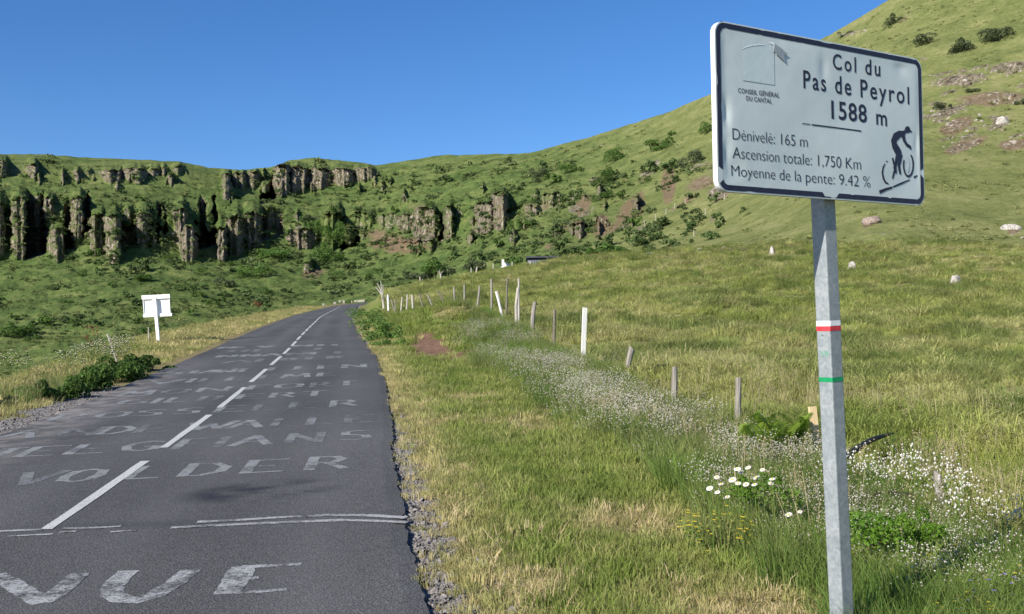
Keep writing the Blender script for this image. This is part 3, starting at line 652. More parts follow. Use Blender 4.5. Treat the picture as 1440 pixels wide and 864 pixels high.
# ------------------------------------------------------------------ scattered ground cover
def proto(name, V, Fs, m, mats=None, midx=None):
    me = bpy.data.meshes.new(name); me.from_pydata([tuple(map(float, v)) for v in V], [], Fs)
    if mats: 
        for q in mats: me.materials.append(q)
        me.polygons.foreach_set('material_index', np.asarray(midx, np.int32))
    else: me.materials.append(m)
    me.update(); return bpy.data.objects.new(name, me)
def blades(n, rad, h0, h1, wid, lean, rng, droop=0.5, V=None, Fs=None):
    V = [] if V is None else V; Fs = [] if Fs is None else Fs
    for _ in range(n):
        a = rng.uniform(0, 2*math.pi); r = rad*math.sqrt(rng.uniform()); bx, by = r*math.cos(a), r*math.sin(a)
        la = a+rng.normal(0, 0.7); h = rng.uniform(h0, h1); ln = lean*h*rng.uniform(0.3, 1.2)
        fa = rng.uniform(0, math.pi); wx, wy = wid/2*math.cos(fa), wid/2*math.sin(fa); i = len(V)
        mx, my = bx+ln*0.35*math.cos(la), by+ln*0.35*math.sin(la); tx, ty = bx+ln*math.cos(la), by+ln*math.sin(la)
        V += [(bx-wx, by-wy, -0.02), (bx+wx, by+wy, -0.02), (mx-wx*.8, my-wy*.8, h*(0.55+0.15*droop)), (mx+wx*.8, my+wy*.8, h*(0.55+0.15*droop)), (tx, ty, h*(1-droop*0.35*rng.uniform()))]
        Fs += [(i, i+1, i+3, i+2), (i+2, i+3, i+4)]
    return V, Fs
def scatter(name, P, scl, tint, protos, yaw=None, tilt=0.12, kind='stuff', label=None):
    n = len(P); me = bpy.data.meshes.new(name); me.vertices.add(n); me.vertices.foreach_set('co', np.asarray(P, np.float32).reshape(-1))
    def fa(nm, v, typ='FLOAT'):
        a = me.attributes.new(nm, typ, 'POINT'); a.data.foreach_set('vector' if typ == 'FLOAT_VECTOR' else 'value', np.asarray(v).reshape(-1))
    yaw = RNG.uniform(0, 6.283, n) if yaw is None else yaw
    fa('rot', np.stack([RNG.normal(0, tilt, n), RNG.normal(0, tilt, n), yaw], 1).astype(np.float32), 'FLOAT_VECTOR')
    scl = np.asarray(scl, np.float32); scl = np.stack([scl]*3, 1) if scl.ndim == 1 else scl; fa('scl', scl, 'FLOAT_VECTOR'); fa('tint', np.asarray(tint, np.float32)); fa('pick', RNG.integers(0, len(protos), n).astype(np.int32), 'INT')
    o = link(bpy.data.objects.new(name, me)); tag(o, kind=kind)
    c_ = bpy.data.collections.new(name+'_kinds')
    for k, q in enumerate(protos): c_.objects.link(q)
    ng = bpy.data.node_groups.new(name, 'GeometryNodeTree')
    ng.interface.new_socket('Geometry', in_out='INPUT', socket_type='NodeSocketGeometry'); ng.interface.new_socket('Geometry', in_out='OUTPUT', socket_type='NodeSocketGeometry')
    gi, go = ng.nodes.new('NodeGroupInput'), ng.nodes.new('NodeGroupOutput')
    ci = ng.nodes.new('GeometryNodeCollectionInfo'); ci.inputs['Collection'].default_value = c_; ci.inputs['Separate Children'].default_value = True; ci.inputs['Reset Children'].default_value = True
    ip = ng.nodes.new('GeometryNodeInstanceOnPoints'); ip.inputs['Pick Instance'].default_value = True
    def na(nm, typ):
        a = ng.nodes.new('GeometryNodeInputNamedAttribute'); a.data_type = typ; a.inputs['Name'].default_value = nm; return a.outputs['Attribute']
    L = ng.links.new
    L(gi.outputs[0], ip.inputs['Points']); L(ci.outputs[0], ip.inputs['Instance']); L(na('pick', 'INT'), ip.inputs['Instance Index'])
    er = ng.nodes.new('FunctionNodeEulerToRotation'); L(na('rot', 'FLOAT_VECTOR'), er.inputs[0]); L(er.outputs[0], ip.inputs['Rotation'])
    L(na('scl', 'FLOAT_VECTOR'), ip.inputs['Scale']); L(ip.outputs[0], go.inputs[0])
    md = o.modifiers.new('scatter', 'NODES'); md.node_group = ng
    return o
def pts_in(x0, x1, y0, y1, n): return RNG.uniform(x0, x1, n), RNG.uniform(y0, y1, n)
rg = np.random.default_rng(5)
M_VG = leafmat('verge_grass_blades', [(0.13, 0.19, 0.035), (0.19, 0.25, 0.05), (0.27, 0.3, 0.08)], [(0.38, 0.33, 0.14), (0.62, 0.51, 0.26)], pn=1.2)
M_MG = leafmat('meadow_grass_blades', [(0.19, 0.245, 0.055), (0.285, 0.33, 0.08), (0.40, 0.41, 0.13)], [(0.42, 0.37, 0.16), (0.58, 0.51, 0.27)], pn=0.45)
def near_density(n, ylo, yhi, pw=1.0):
    """distances spread so that the nearer ground gets the most tufts"""
    u = RNG.uniform(0, 1, n); return ylo*(yhi/ylo)**(u**pw)
# 1 mown verge between road and flowers
vp = [proto('g', *blades(46, 0.11, 0.05, 0.13, 0.006, 0.6, rg), M_VG) for _ in range(4)]
n = 26000; Yv = near_density(n, 2.0, 75.0); dv = RNG.uniform(0.02, 5.8, n)**1.0; Xv = Xr(Yv)+dv
Xf = np.interp(Yv, FY, FX)
keep = (Xv < Xf-0.3); gv = gravel_attr(Xv, Yv); keep &= (RNG.uniform(0, 1, n) > gv*0.66); keep &= RNG.uniform(0, 1, n) > earth_attr(Xv, Yv)*0.95
Xv, Yv = Xv[keep], Yv[keep]; dry = dry_attr(Xv, Yv)
keep = RNG.uniform(0, 1, len(Xv)) > 0.35*dry; Xv, Yv, dry = Xv[keep], Yv[keep], dry[keep]
tint = np.clip(dry*0.8+0.06+0.2*RNG.normal(0, 1, len(Xv)), 0, 1)
sc_v = RNG.uniform(0.6, 1.35, len(Xv))*(1-0.45*dry)*np.interp(Yv, [2, 10, 30, 75], [0.75, 1.0, 1.7, 3.0])
scatter('verge_grass', np.stack([Xv, Yv, ground_z(Xv, Yv)], 1), np.stack([sc_v, sc_v, sc_v*np.interp(Yv, [6, 30, 70], [1, 0.7, 0.5])], 1), tint, vp)
# 2 meadow tussocks
mp = [proto('g', *blades(70, 0.15, 0.14, 0.36, 0.009, 1.0, rg, 0.9), M_MG) for _ in range(5)]
n = 42000; Ym = near_density(n, 5.0, 150.0, 0.62); tx_ = RNG.uniform(-0.2, 0.62, n); Xm = tx_*Ym
keep = (Xm > np.interp(Ym, FY, FX)-0.2+0.5*(Ym > 30)) & (Ym < brow(Xm, Ym)+4) & (Xm > Xr(Ym)+2.5); Xm, Ym = Xm[keep], Ym[keep]
clump = fbm(Xm/1.2, Ym/1.2, 6, 2); lane = fbm(Xm/4, Ym/3, 3, 2)
keep = RNG.uniform(-0.5, 0.9, len(Xm)) < clump+0.5; Xm, Ym, clump, lane = [q[keep] for q in (Xm, Ym, clump, lane)]
sc_m = np.clip(0.75+0.7*clump, 0.35, 1.5)*RNG.uniform(0.6, 1.25, len(Xm))*np.interp(Ym, [5, 15, 40, 110], [0.8, 1.1, 1.7, 2.6])
scatter('meadow_grass', np.stack([Xm, Ym, ground_z(Xm, Ym)], 1), np.stack([sc_m, sc_m, sc_m*np.interp(Ym, [8, 30, 100], [0.85, 0.62, 0.40])], 1), np.clip(0.24+0.5*lane+0.2*RNG.normal(0, 1, len(Xm)), 0, 1), mp, tilt=0.2)
# 2b darker rush tussocks standing out of the turf
M_RU = leafmat('rush_tussock_blades', [(0.10, 0.145, 0.034), (0.15, 0.205, 0.05), (0.21, 0.25, 0.072)], [(0.3, 0.27, 0.1), (0.4, 0.35, 0.17)], pn=0.8)
ru = [proto('g', *blades(150, 0.26, 0.2, 0.46, 0.010, 0.75, rg, 0.7), M_RU) for _ in range(4)]
n = 9000; Yb_ = near_density(n, 5.5, 130.0, 0.55); tb_ = RNG.uniform(-0.15, 0.62, n); Xb_ = tb_*Yb_
keep = (Xb_ > np.interp(Yb_, FY, FX)+0.4) & (Yb_ < brow(Xb_, Yb_)+2) & (fbm(Xb_/2.2, Yb_/2.2, 1, 2)+RNG.normal(0, .12, n) > 0.16); Xb_, Yb_ = Xb_[keep], Yb_[keep]
sb = RNG.uniform(0.55, 1.2, len(Xb_))*np.interp(Yb_, [5, 15, 40, 110], [0.8, 1.0, 1.5, 2.3])
scatter('rush_tussocks', np.stack([Xb_, Yb_, ground_z(Xb_, Yb_)], 1), np.stack([sb, sb, sb*np.interp(Yb_, [8, 30, 100], [0.8, 0.65, 0.42])], 1), np.clip(RNG.normal(.15, .2, len(Xb_)), 0, 1), ru, tilt=0.2)
# 3 left verge, dry
n = 15000; Yl_ = near_density(n, 8, 125); dd_ = RNG.uniform(0.05, 1, n)*(verge_w(Yl_)+6); Xl__ = Xl(Yl_)-dd_
gv = gravel_attr(Xl__, Yl_); keep = RNG.uniform(0, 1, n) > gv*1.1; Xl__, Yl_, dd_ = Xl__[keep], Yl_[keep], dd_[keep]
tn = np.clip(0.72-0.35*sstep(2, 5, dd_)+0.25*RNG.normal(0, 1, len(dd_))-0.4*sstep(0.1, .5, fbm(Xl__/2.5, Yl_/3.5, 1, 2)), 0, 1)
sl_ = RNG.uniform(0.7, 1.4, len(dd_))*np.interp(Yl_, [8, 25, 60, 120], [1.0, 1.4, 2.0, 3.0])*(0.75+0.4*sstep(0.5, 2, dd_))
scatter('roadside_dry_grass', np.stack([Xl__, Yl_, ground_z(Xl__, Yl_)], 1), np.stack([sl_, sl_, sl_*np.interp(Yl_, [10, 40, 120], [0.9, 0.6, 0.4])], 1), tn, [proto('g', *blades(46, 0.12, 0.05, 0.15, 0.007, 0.6, rg), M_VG) for _ in range(3)])
# 4 loose stones in the gravel
MST = simple('road_gravel', (0.08, 0.073, 0.067), (0.29, 0.265, 0.245), 30, 0.9, bstr=0.3)
def pebble(s):
    V = []; 
    for k in range(3):
        zz = (-.5, .1, .5)[k]; rr = (.7, 1, .5)[k]
        for j in range(6): a = j*math.pi/3+k*.4; V.append((rr*s*math.cos(a)*rg.uniform(.7, 1.2), rr*s*math.sin(a)*rg.uniform(.6, 1.1), zz*s*rg.uniform(.7, 1.1)))
    Fs = [(k*6+j, k*6+(j+1) % 6, (k+1)*6+(j+1) % 6, (k+1)*6+j) for k in range(2) for j in range(6)]+[tuple(12+j for j in range(6))]
    return V, Fs
gp = [proto('s', *pebble(0.014), MST) for _ in range(5)]
n = 16000; Yq = near_density(n, 2.5, 30); Xq = Xr(Yq)+RNG.uniform(-0.02, 0.85, n); keep = RNG.uniform(0, 1, n) < gravel_attr(Xq, Yq)+0.05
Xq, Yq = Xq[keep], Yq[keep]; n2_ = 5000; Yq2 = near_density(n2_, 8, 26); Xq2 = Xl(Yq2)-RNG.uniform(0, 1.2, n2_)
k2 = RNG.uniform(0, 1, n2_) < gravel_attr(Xq2, Yq2); Xq = np.concatenate([Xq, Xq2[k2]]); Yq = np.concatenate([Yq, Yq2[k2]])
scatter('roadside_gravel', np.stack([Xq, Yq, ground_z(Xq, Yq)+0.004], 1), RNG.lognormal(-0.1, 0.45, len(Xq)), np.zeros(len(Xq)), gp, tilt=1.0)
# 5 tall strip of grasses and wild flowers along the fence
M_TG = leafmat('tall_herb_green', [(0.085, 0.15, 0.03), (0.13, 0.21, 0.04), (0.2, 0.27, 0.065)], [(0.2, 0.19, 0.08), (0.34, 0.28, 0.15)], pn=1.0)
def simple_leaf(name, c1, c2, tr=0.3):
    m, t, p = mat(name); rnd = N(t, 'ShaderNodeObjectInfo').outputs['Random']
    c = ramp(t, rnd, [(0, c1), (1, c2)]); finish(t, p, c, 0.6, None, 0.2)
    b_ = N(t, 'ShaderNodeBsdfTranslucent'); t.links.new(c, b_.inputs[0]); mx = N(t, 'ShaderNodeMixShader'); mx.inputs[0].default_value = tr
    t.links.new(p.outputs[0], mx.inputs[1]); t.links.new(b_.outputs[0], mx.inputs[2]); t.links.new(mx.outputs[0], t.nodes['Material Output'].inputs[0]); return m
M_WH = simple_leaf('white_petals', (0.62, 0.58, 0.52), (0.85, 0.83, 0.8)); M_CW = simple_leaf('campion_petals', (0.5, 0.45, 0.36), (0.82, 0.78, 0.72)); M_CAL = simple_leaf('campion_calyx', (0.32, 0.27, 0.2), (0.5, 0.46, 0.36))
M_YE = simple_leaf('yellow_petals', (0.72, 0.55, 0.04), (0.85, 0.72, 0.1)); M_VI = simple_leaf('violet_petals', (0.2, 0.15, 0.5), (0.33, 0.24, 0.6)); M_PI = simple_leaf('mauve_petals', (0.35, 0.22, 0.35), (0.5, 0.36, 0.48))
def flower_stem(nst, h, spread, nfl, fs, mfl, rng, leafy=6, puff=False):
    V = []; Fs = []; mi = []
    for _ in range(nst):
        a = rng.uniform(0, 6.28); ln = spread*rng.uniform(0.2, 1); hh = h*rng.uniform(0.65, 1.1); bx, by = 0.05*math.cos(a), 0.05*math.sin(a); tx, ty = bx+ln*math.cos(a), by+ln*math.sin(a)
        i = len(V); wv = 0.0018; V += [(bx-wv, by, -0.02), (bx+wv, by, -0.02), (tx+wv, ty, hh), (tx-wv, ty, hh)]; Fs += [(i, i+1, i+2, i+3)]; mi += [0]
        for k in range(leafy):
            f = rng.uniform(0.08, 0.8); px, py, pz = bx+(tx-bx)*f, by+(ty-by)*f, hh*f; la = rng.uniform(0, 6.28); L_ = rng.uniform(0.03, 0.07); i = len(V); wl = 0.008
            V += [(px, py, pz), (px+L_*.5*math.cos(la)-wl*math.sin(la), py+L_*.5*math.sin(la)+wl*math.cos(la), pz+L_*.3), (px+L_*math.cos(la), py+L_*math.sin(la), pz+L_*.1), (px+L_*.5*math.cos(la)+wl*math.sin(la), py+L_*.5*math.sin(la)-wl*math.cos(la), pz+L_*.25)]
            Fs += [(i, i+1, i+2, i+3)]; mi += [0]
        for k in range(nfl):
            q = 0.05 if nfl > 1 else 0; cx0, cy0, cz0 = tx+rng.normal(0, q), ty+rng.normal(0, q), hh*(1-0.0*k)-abs(rng.normal(0, q)); s = fs*rng.uniform(0.7, 1.2); i = len(V)
            if puff:      # small swollen head: a calyx under split petals
                V += [(cx0-s, cy0, cz0), (cx0+s, cy0, cz0), (cx0, cy0-s, cz0), (cx0, cy0+s, cz0), (cx0, cy0, cz0+s*.9), (cx0, cy0, cz0-s*1.3)]
                Fs += [(i, i+2, i+4), (i+2, i+1, i+4), (i+1, i+3, i+4), (i+3, i, i+4), (i+2, i, i+5), (i+1, i+2, i+5), (i+3, i+1, i+5), (i, i+3, i+5)]; mi += [1]*4+[2]*4
            else:
                for z_ in range(5):
                    an = z_*1.2566+rng.uniform(0, .3); i = len(V)
                    V += [(cx0, cy0, cz0), (cx0+s*math.cos(an-.45), cy0+s*math.sin(an-.45), cz0+s*.25), (cx0+1.2*s*math.cos(an), cy0+1.2*s*math.sin(an), cz0+s*.15), (cx0+s*math.cos(an+.45), cy0+s*math.sin(an+.45), cz0+s*.25)]
                    Fs += [(i, i+1, i+2, i+3)]; mi += [1]
    return V, Fs, mi
def fproto(*a, mats, **k):
    V, Fs, mi = flower_stem(*a, rng=rg, **k); return proto('f', V, Fs, None, mats, mi)
tg = [proto('g', *blades(44, 0.13, 0.22, 0.5, 0.007, 0.5, rg, 0.5), M_TG) for _ in range(4)]
n = 9000; Yt = near_density(n, 4.3, 45, 0.9); off = RNG.uniform(-2.6, -0.15, n); Xt = np.interp(Yt, FY, FX)+off
wstrip = np.interp(Yt, [4, 8, 15, 25, 40], [2.0, 1.7, 1.7, 2.3, 2.0]); keep = (off > -wstrip*RNG.uniform(.75, 1.1, n)) & (RNG.uniform(0, 1, n) > earth_attr(Xt, Yt)) ; Xt, Yt = Xt[keep], Yt[keep]
dk = dry_attr(Xt, Yt); PF = at(1108, 622, 10.9); keep = (RNG.uniform(0, 1, len(Xt)) > dk*1.2) & ((Yt < 34) | (RNG.uniform(0, 1, len(Xt)) < .3)) & (np.hypot((Xt-PF[0])/.55, (Yt-PF[1]+.25)/.7) > 1); Xt, Yt = Xt[keep], Yt[keep]
scatter('tall_verge_grass', np.stack([Xt, Yt, ground_z(Xt, Yt)], 1), RNG.uniform(0.5, 1.0, len(Xt))*np.interp(Yt, [4, 12, 40], [0.85, 0.9, 1.2]), np.clip(0.2+0.35*fbm(Xt/1.0, Yt/1.0, 2, 2)+0.2*RNG.normal(0, 1, len(Xt)), 0, 1), tg)
camp = [fproto(7, 0.42, 0.14, 5, 0.0078, M_CW, mats=[M_TG, M_CW, M_CAL], puff=True) for _ in range(4)]
n = 1650; Yt = near_density(n, 5.6, 35, 0.95); off = RNG.normal(-0.95, 0.36, n)*np.interp(Yt, [5, 20, 40], [0.8, 1.1, 2.0]); Xt = np.interp(Yt, FY, FX)+off
keep = (fbm(Xt/0.8, Yt/1.5, 3, 2) > -0.15) & (RNG.uniform(0, 1, n) > dry_attr(Xt, Yt)*0.9) & (off > -3) & (RNG.uniform(0, 1, n) > 1.3*earth_attr(Xt, Yt)); Xt, Yt = Xt[keep], Yt[keep]
scatter('white_campion_flowers', np.stack([Xt, Yt, ground_z(Xt, Yt)], 1), RNG.uniform(0.7, 1.05, len(Xt))*np.interp(Yt, [5, 8, 13, 40], [.7, .78, 1.0, 1.1]), np.clip(RNG.normal(.3, .25, len(Xt)), 0, 1), camp)
M_SEED = simple_leaf('seed_heads', (0.3, 0.25, 0.13), (0.5, 0.42, 0.26)); seedp = [fproto(6, 0.55, 0.16, 4, 0.007, M_SEED, leafy=1, mats=[M_SEED, M_SEED, M_SEED], puff=True) for _ in range(3)]
n = 900; Yt = near_density(n, 5.2, 40, 0.9); off = RNG.uniform(-1.5, 2.5, n); Xt = np.interp(Yt, FY, FX)+off; keep = fbm(Xt/1.1, Yt/1.3, 12, 2) > 0.05; Xt, Yt = Xt[keep], Yt[keep]
scatter('seeding_grass_stems', np.stack([Xt, Yt, ground_z(Xt, Yt)], 1), RNG.uniform(0.5, 1.0, len(Xt)), np.ones(len(Xt)), seedp)
yel = [fproto(5, 0.3, 0.1, 3, 0.011, M_YE, mats=[M_TG, M_YE]) for _ in range(3)]
yp = []
for (px, py, Y, rx, ry, k) in ((690, 462, 37, 1.0, 1.5, 60), (785, 505, 27, 0.8, 1.2, 30), (860, 565, 15, .8, 1.5, 30), (1240, 745, 6.6, .35, .4, 10), (1010, 715, 7.2, .35, .3, 10), (800, 540, 19, 1, 1.5, 35), (1390, 800, 5.6, .4, .4, 12)):
    P0 = at(px, py, Y); a = RNG.normal(0, 1, (k, 2)); yp.append(np.stack([P0[0]+a[:, 0]*rx*.6, Y+a[:, 1]*ry*.6], 1))
yp = np.concatenate(yp); scatter('yellow_flowers', np.stack([yp[:, 0], yp[:, 1], ground_z(yp[:, 0], yp[:, 1])], 1), RNG.uniform(.7, 1.2, len(yp)), RNG.uniform(0, .3, len(yp)), yel)
vio = [fproto(4, 0.3, 0.06, 4, 0.009, M_VI, mats=[M_TG, M_VI]) for _ in range(2)]
vp_ = []
for (px, py, Y, r, k) in ((1385, 825, 5.5, .15, 5), (1355, 838, 5.4, .08, 3), (1405, 838, 5.3, .06, 2)):
    P0 = at(px, py, Y); a = RNG.normal(0, 1, (k, 2)); vp_.append(np.stack([P0[0]+a[:, 0]*r, Y+a[:, 1]*r], 1))
vp_ = np.concatenate(vp_); scatter('violet_flowers', np.stack([vp_[:, 0], vp_[:, 1], ground_z(vp_[:, 0], vp_[:, 1])], 1), RNG.uniform(.7, 1.1, len(vp_)), RNG.uniform(0, .3, len(vp_)), vio)
# 6 low scrub over the far slopes
M_SC = leafmat('scrub_leaves', [(0.045, 0.078, 0.024), (0.075, 0.115, 0.036), (0.13, 0.165, 0.07)], None, transl=0.2, pn=0.05)
def leafcloud(n, lobes, leaf, rng):
    V = []; Fs = []
    for _ in range(n):
        c0 = lobes[rng.integers(len(lobes))]; d = rng.normal(0, 1, 3); d /= np.linalg.norm(d)+1e-9; d[2] = d[2] if d[2] > -.5 else -d[2]
        r = rng.uniform(.6, 1.08)**.6; q = np.array(c0[:3])+d*r*np.array([c0[3], c0[3], c0[4]])
        a = rng.normal(0, 1, 3)+d*0.8; a /= np.linalg.norm(a); b = np.cross(a, rng.normal(0, 1, 3)); b /= np.linalg.norm(b)+1e-9; e = np.cross(a, b)
        s = leaf*rng.uniform(.6, 1.3); i = len(V); V += [q-b*s, q+e*s*.55, q+b*s, q-e*s*.55]; Fs.append((i, i+1, i+2, i+3))
    return V, Fs
def lobes(k, R, H, rng): return [(rng.uniform(-R, R)*.8, rng.uniform(-R, R)*.8, H*rng.uniform(.15, .75), R*rng.uniform(.18, .5), H*rng.uniform(.14, .36)) for _ in range(k)]
sp = [proto('b', *leafcloud(150, lobes(5, 1.0, 1.1, rg), 0.19, rg), M_SC) for _ in range(5)]
M_TU = leafmat('slope_tussock', [(0.052, 0.085, 0.025), (0.105, 0.142, 0.042), (0.17, 0.19, 0.075)], [(0.19, 0.215, 0.07), (0.3, 0.3, 0.13)], transl=0.25, pn=0.08)
tu = [proto('t', *leafcloud(46, [(0, 0, .12, .62, .34), (.35, .1, .08, .4, .25)], 0.15, rg), M_TU) for _ in range(5)]
n = 30000; px = RNG.uniform(-60, 1500, n); py = RNG.uniform(0, 560, n); tl3 = []
for a, b in zip(px, py):
    ry_t = np.interp(a, RIDGE[:, 0], RIDGE[:, 1])+5
    if b < ry_t or (a > 560 and b > 410) or (a > 430 and b > 450): continue
    P0 = on_hill(a, b); v = float(vnoise(P0[0]/9, P0[1]/9, P0[2]/5))
    right = min(max((a-760)/240, 0), 1)
    if v+random.gauss(0, .35) < (-0.1+0.35*right): continue
    tl3.append((P0[0], P0[1], P0[2]-.05, math.exp(random.gauss(-.15, .4))*(1-.42*right)*(0.6+0.4*min(P0[1]/330, 1.2)), min(max(.15+.55*right+random.gauss(0, .2), 0), 1)))
tl3 = np.array(tl3); print('tufts', len(tl3)); scatter('hillside_tussocks', tl3[:, :3], np.stack([tl3[:, 3]*1.3, tl3[:, 3]*1.3, tl3[:, 3]], 1), tl3[:, 4], tu, tilt=.2)
cand = []
n = 4600; px = RNG.uniform(-60, 1120, n); py = RNG.uniform(225, 520, n)
for a, b in zip(px, py):
    rtop = np.interp(a, RIDGE[:, 0], RIDGE[:, 1])+9
    if b < rtop: continue
    P0 = on_hill(a, b); 
    v = fbm(P0[0]/14, P0[1]/20, P0[2]/10, 2)
    zone = np.interp(a, [0, 350, 520, 700, 850, 1000, 1100], [.15, .28, .37, .50, .50, .28, -.1]) + (0.18 if 280 < b < 390 and a < 520 else 0) - (0.25 if b > 430 else 0) + 0.12*math.exp(-((a-470)/45)**2-((b-345)/40)**2)*3
    if v+RNG.normal(0, .15) < 0.42-zone: continue
    cand.append((*P0, b))
cand = np.array(cand); print('scrub', len(cand))
scatter('hillside_scrub', cand[:, :3]-np.array([0, 0, .25]), RNG.lognormal(0.05, 0.4, len(cand))*1.0, np.zeros(len(cand)), sp)

# ------------------------------------------------------------------ summit sign in the foreground
TL = np.array([0.879, 4.400, 3.270]); AL, BE, PI_ = R_(33.42), R_(1.82), R_(3.02); PW, PH = 1.403, 0.725
pu = np.array([math.cos(AL), math.sin(AL), 0.]); pn_ = np.array([math.sin(AL), -math.cos(AL), 0.]); pz = np.array([0, 0, 1.])
UU = math.cos(BE)*pu+math.sin(BE)*pz; VV = math.cos(PI_)*(math.cos(BE)*pz-math.sin(BE)*pu)+math.sin(PI_)*pn_
VV -= UU*(VV@UU); VV /= np.linalg.norm(VV); NN = np.cross(UU, VV)      # NN faces the reader
def on_sign(px, py):                                 # panel coordinates (metres right, metres up from the top left corner)
    d = ray(px, py); t_ = ((TL-CAM)@NN)/(d@NN); q = CAM+d*t_-TL; return np.array([q@UU, q@VV])
def dent(a, b):
    d = -0.007*math.exp(-((a-0.052)/0.03)**2)*(0.5+0.5*math.sin(b*9))*(0.6+0.4*math.sin(b*31))
    d += -0.006*math.exp(-((a-PW+0.03)/0.03)**2-((b+.42)/0.05)**2)
    d += 0.0025*math.sin(a*7+1)*math.sin(b*9)
    d += -0.005*math.exp(-((a-0.06)/0.02)**2-((b+.40)/0.05)**2)-0.005*math.exp(-((a-0.10)/0.05)**2-((b+.62)/0.05)**2)
    d += -0.005*math.exp(-((a-1.24)/0.05)**2-((b+.06)/0.04)**2)-0.004*math.exp(-((a-.68)/0.03)**2-((b+.13)/0.06)**2)
    e = min(a, PW-a, -b, PH+b); return d*float(sstep(0.03, 0.06, e))
def SP(a, b, c=0.0):
    if 0 < c < 0.02: c = c*0.45+0.0006+dent(a, b)
    return TL+UU*a+VV*b+NN*c
M_PLATE, t, p = mat('retroreflective_film')
tc = pos(t); nn_ = noise(t, 3, 3, 0.5, tc); n5 = noise(t, 140, 2, 0.5, tc)
c = ramp(t, nn_, [(0.3, (0.50, 0.555, 0.56)), (0.7, (0.56, 0.61, 0.615))])
finish(t, p, c, 0.42, bump(t, noise(t, 7, 2, 0.5, tc), 0.25, 0.01), 0.5)
M_RIM = simple('sign_white_edge', (0.7, 0.71, 0.72), (0.8, 0.8, 0.8), 20, 0.4)
M_BLK = simple('sign_dark_print', (0.012, 0.014, 0.035), (0.022, 0.024, 0.05), 30, 0.5)
M_CHIP = simple('sign_chipped_print', (0.45, 0.5, 0.52), (0.62, 0.66, 0.68), 30, 0.5)
M_BACK = simple('sign_grey_back', (0.3, 0.31, 0.32), (0.4, 0.4, 0.41), 20, 0.5)
def rrect(x0, y0, x1, y1, r, n=8):
    out = []
    for cx0, cy0, a0 in ((x1-r, y1-r, 0), (x0+r, y1-r, 90), (x0+r, y0+r, 180), (x1-r, y0+r, 270)):
        for k in range(n+1): a = R_(a0+90*k/n); out.append((cx0+r*math.cos(a), cy0+r*math.sin(a)))
    return out
sign_foot = SP(*on_sign(1185, 900))
SR = empty('mountain_pass_sign', (float(sign_foot[0]), float(sign_foot[1]), float(ground_z(sign_foot[0], sign_foot[1], False))))
tag(SR, 'tall grey-white pass sign with cyclist pictogram on galvanised square post by the verge', 'road sign')
SLOC = np.array(SR.location)
def sobj(name, V, Fs, m, parent=SR, **k):
    base = SLOC if parent is SR else SLOC
    return mesh_obj(name, np.array(V)-base, Fs, m, parent, **k)
# panel: front film with dents, white folded rim, back
out = rrect(0, -PH, PW, 0, 0.055); nO = len(out)
V = [SP(a, b, 0.0) for a, b in out]+[SP(a, b, -0.026) for a, b in out]
rim = sobj('panel_rim', V, [(i, (i+1) % nO, nO+(i+1) % nO, nO+i) for i in range(nO)]+[tuple(range(2*nO-1, nO-1, -1))], M_RIM)
# front as a fine grid clipped to the rounded outline
ga, gb = 160, 84; V = []; ids = {}
def inside(a, b):
    r = 0.055; qx = max(r-a, a-(PW-r), 0); qy = max(r+b, -b-(PH-r), 0)
    return a, b
V = []; Fs = []
for j in range(gb+1):
    b = -PH*j/gb
    qy = max(0.055+b, -b-(PH-0.055), 0); ins = 0.055-math.sqrt(max(0.055**2-qy**2, 0))
    for i in range(ga+1):
        a = ins+(PW-2*ins)*i/ga; V.append(SP(a, b)+NN*(dent(a, b)+0.0004))
for j in range(gb):
    for i in range(ga): k = j*(ga+1)+i; Fs.append((k, k+ga+1, k+ga+2, k+1))
panel = sobj('panel', V, Fs, M_PLATE, smooth=True)
# dark border band, chipped here and there
bo = rrect(0.006, -PH+0.006, PW-0.006, -0.006, 0.05, 10); bi = rrect(0.031, -PH+0.029, PW-0.031, -0.029, 0.032, 10)
def dens(pl, n_per=40):
    out_ = []
    for k in range(len(pl)):
        a = np.array(pl[k]); b = np.array(pl[(k+1) % len(pl)]); m_ = max(1, int(np.linalg.norm(b-a)/0.02))
        for q in range(m_): out_.append(a+(b-a)*q/m_)
    return out_
def ring(o1, i1):
    V = []; Fs = []; n_ = len(o1)
    for k in range(n_):
        a = np.array(o1[k]); b = np.array(i1[k]); d1 = np.linalg.norm(b-a)
        V += [SP(a[0], a[1], 0.0022), SP(b[0], b[1], 0.0022)]
    return V, [(2*k, 2*((k+1) % n_), 2*((k+1) % n_)+1, 2*k+1) for k in range(n_)]
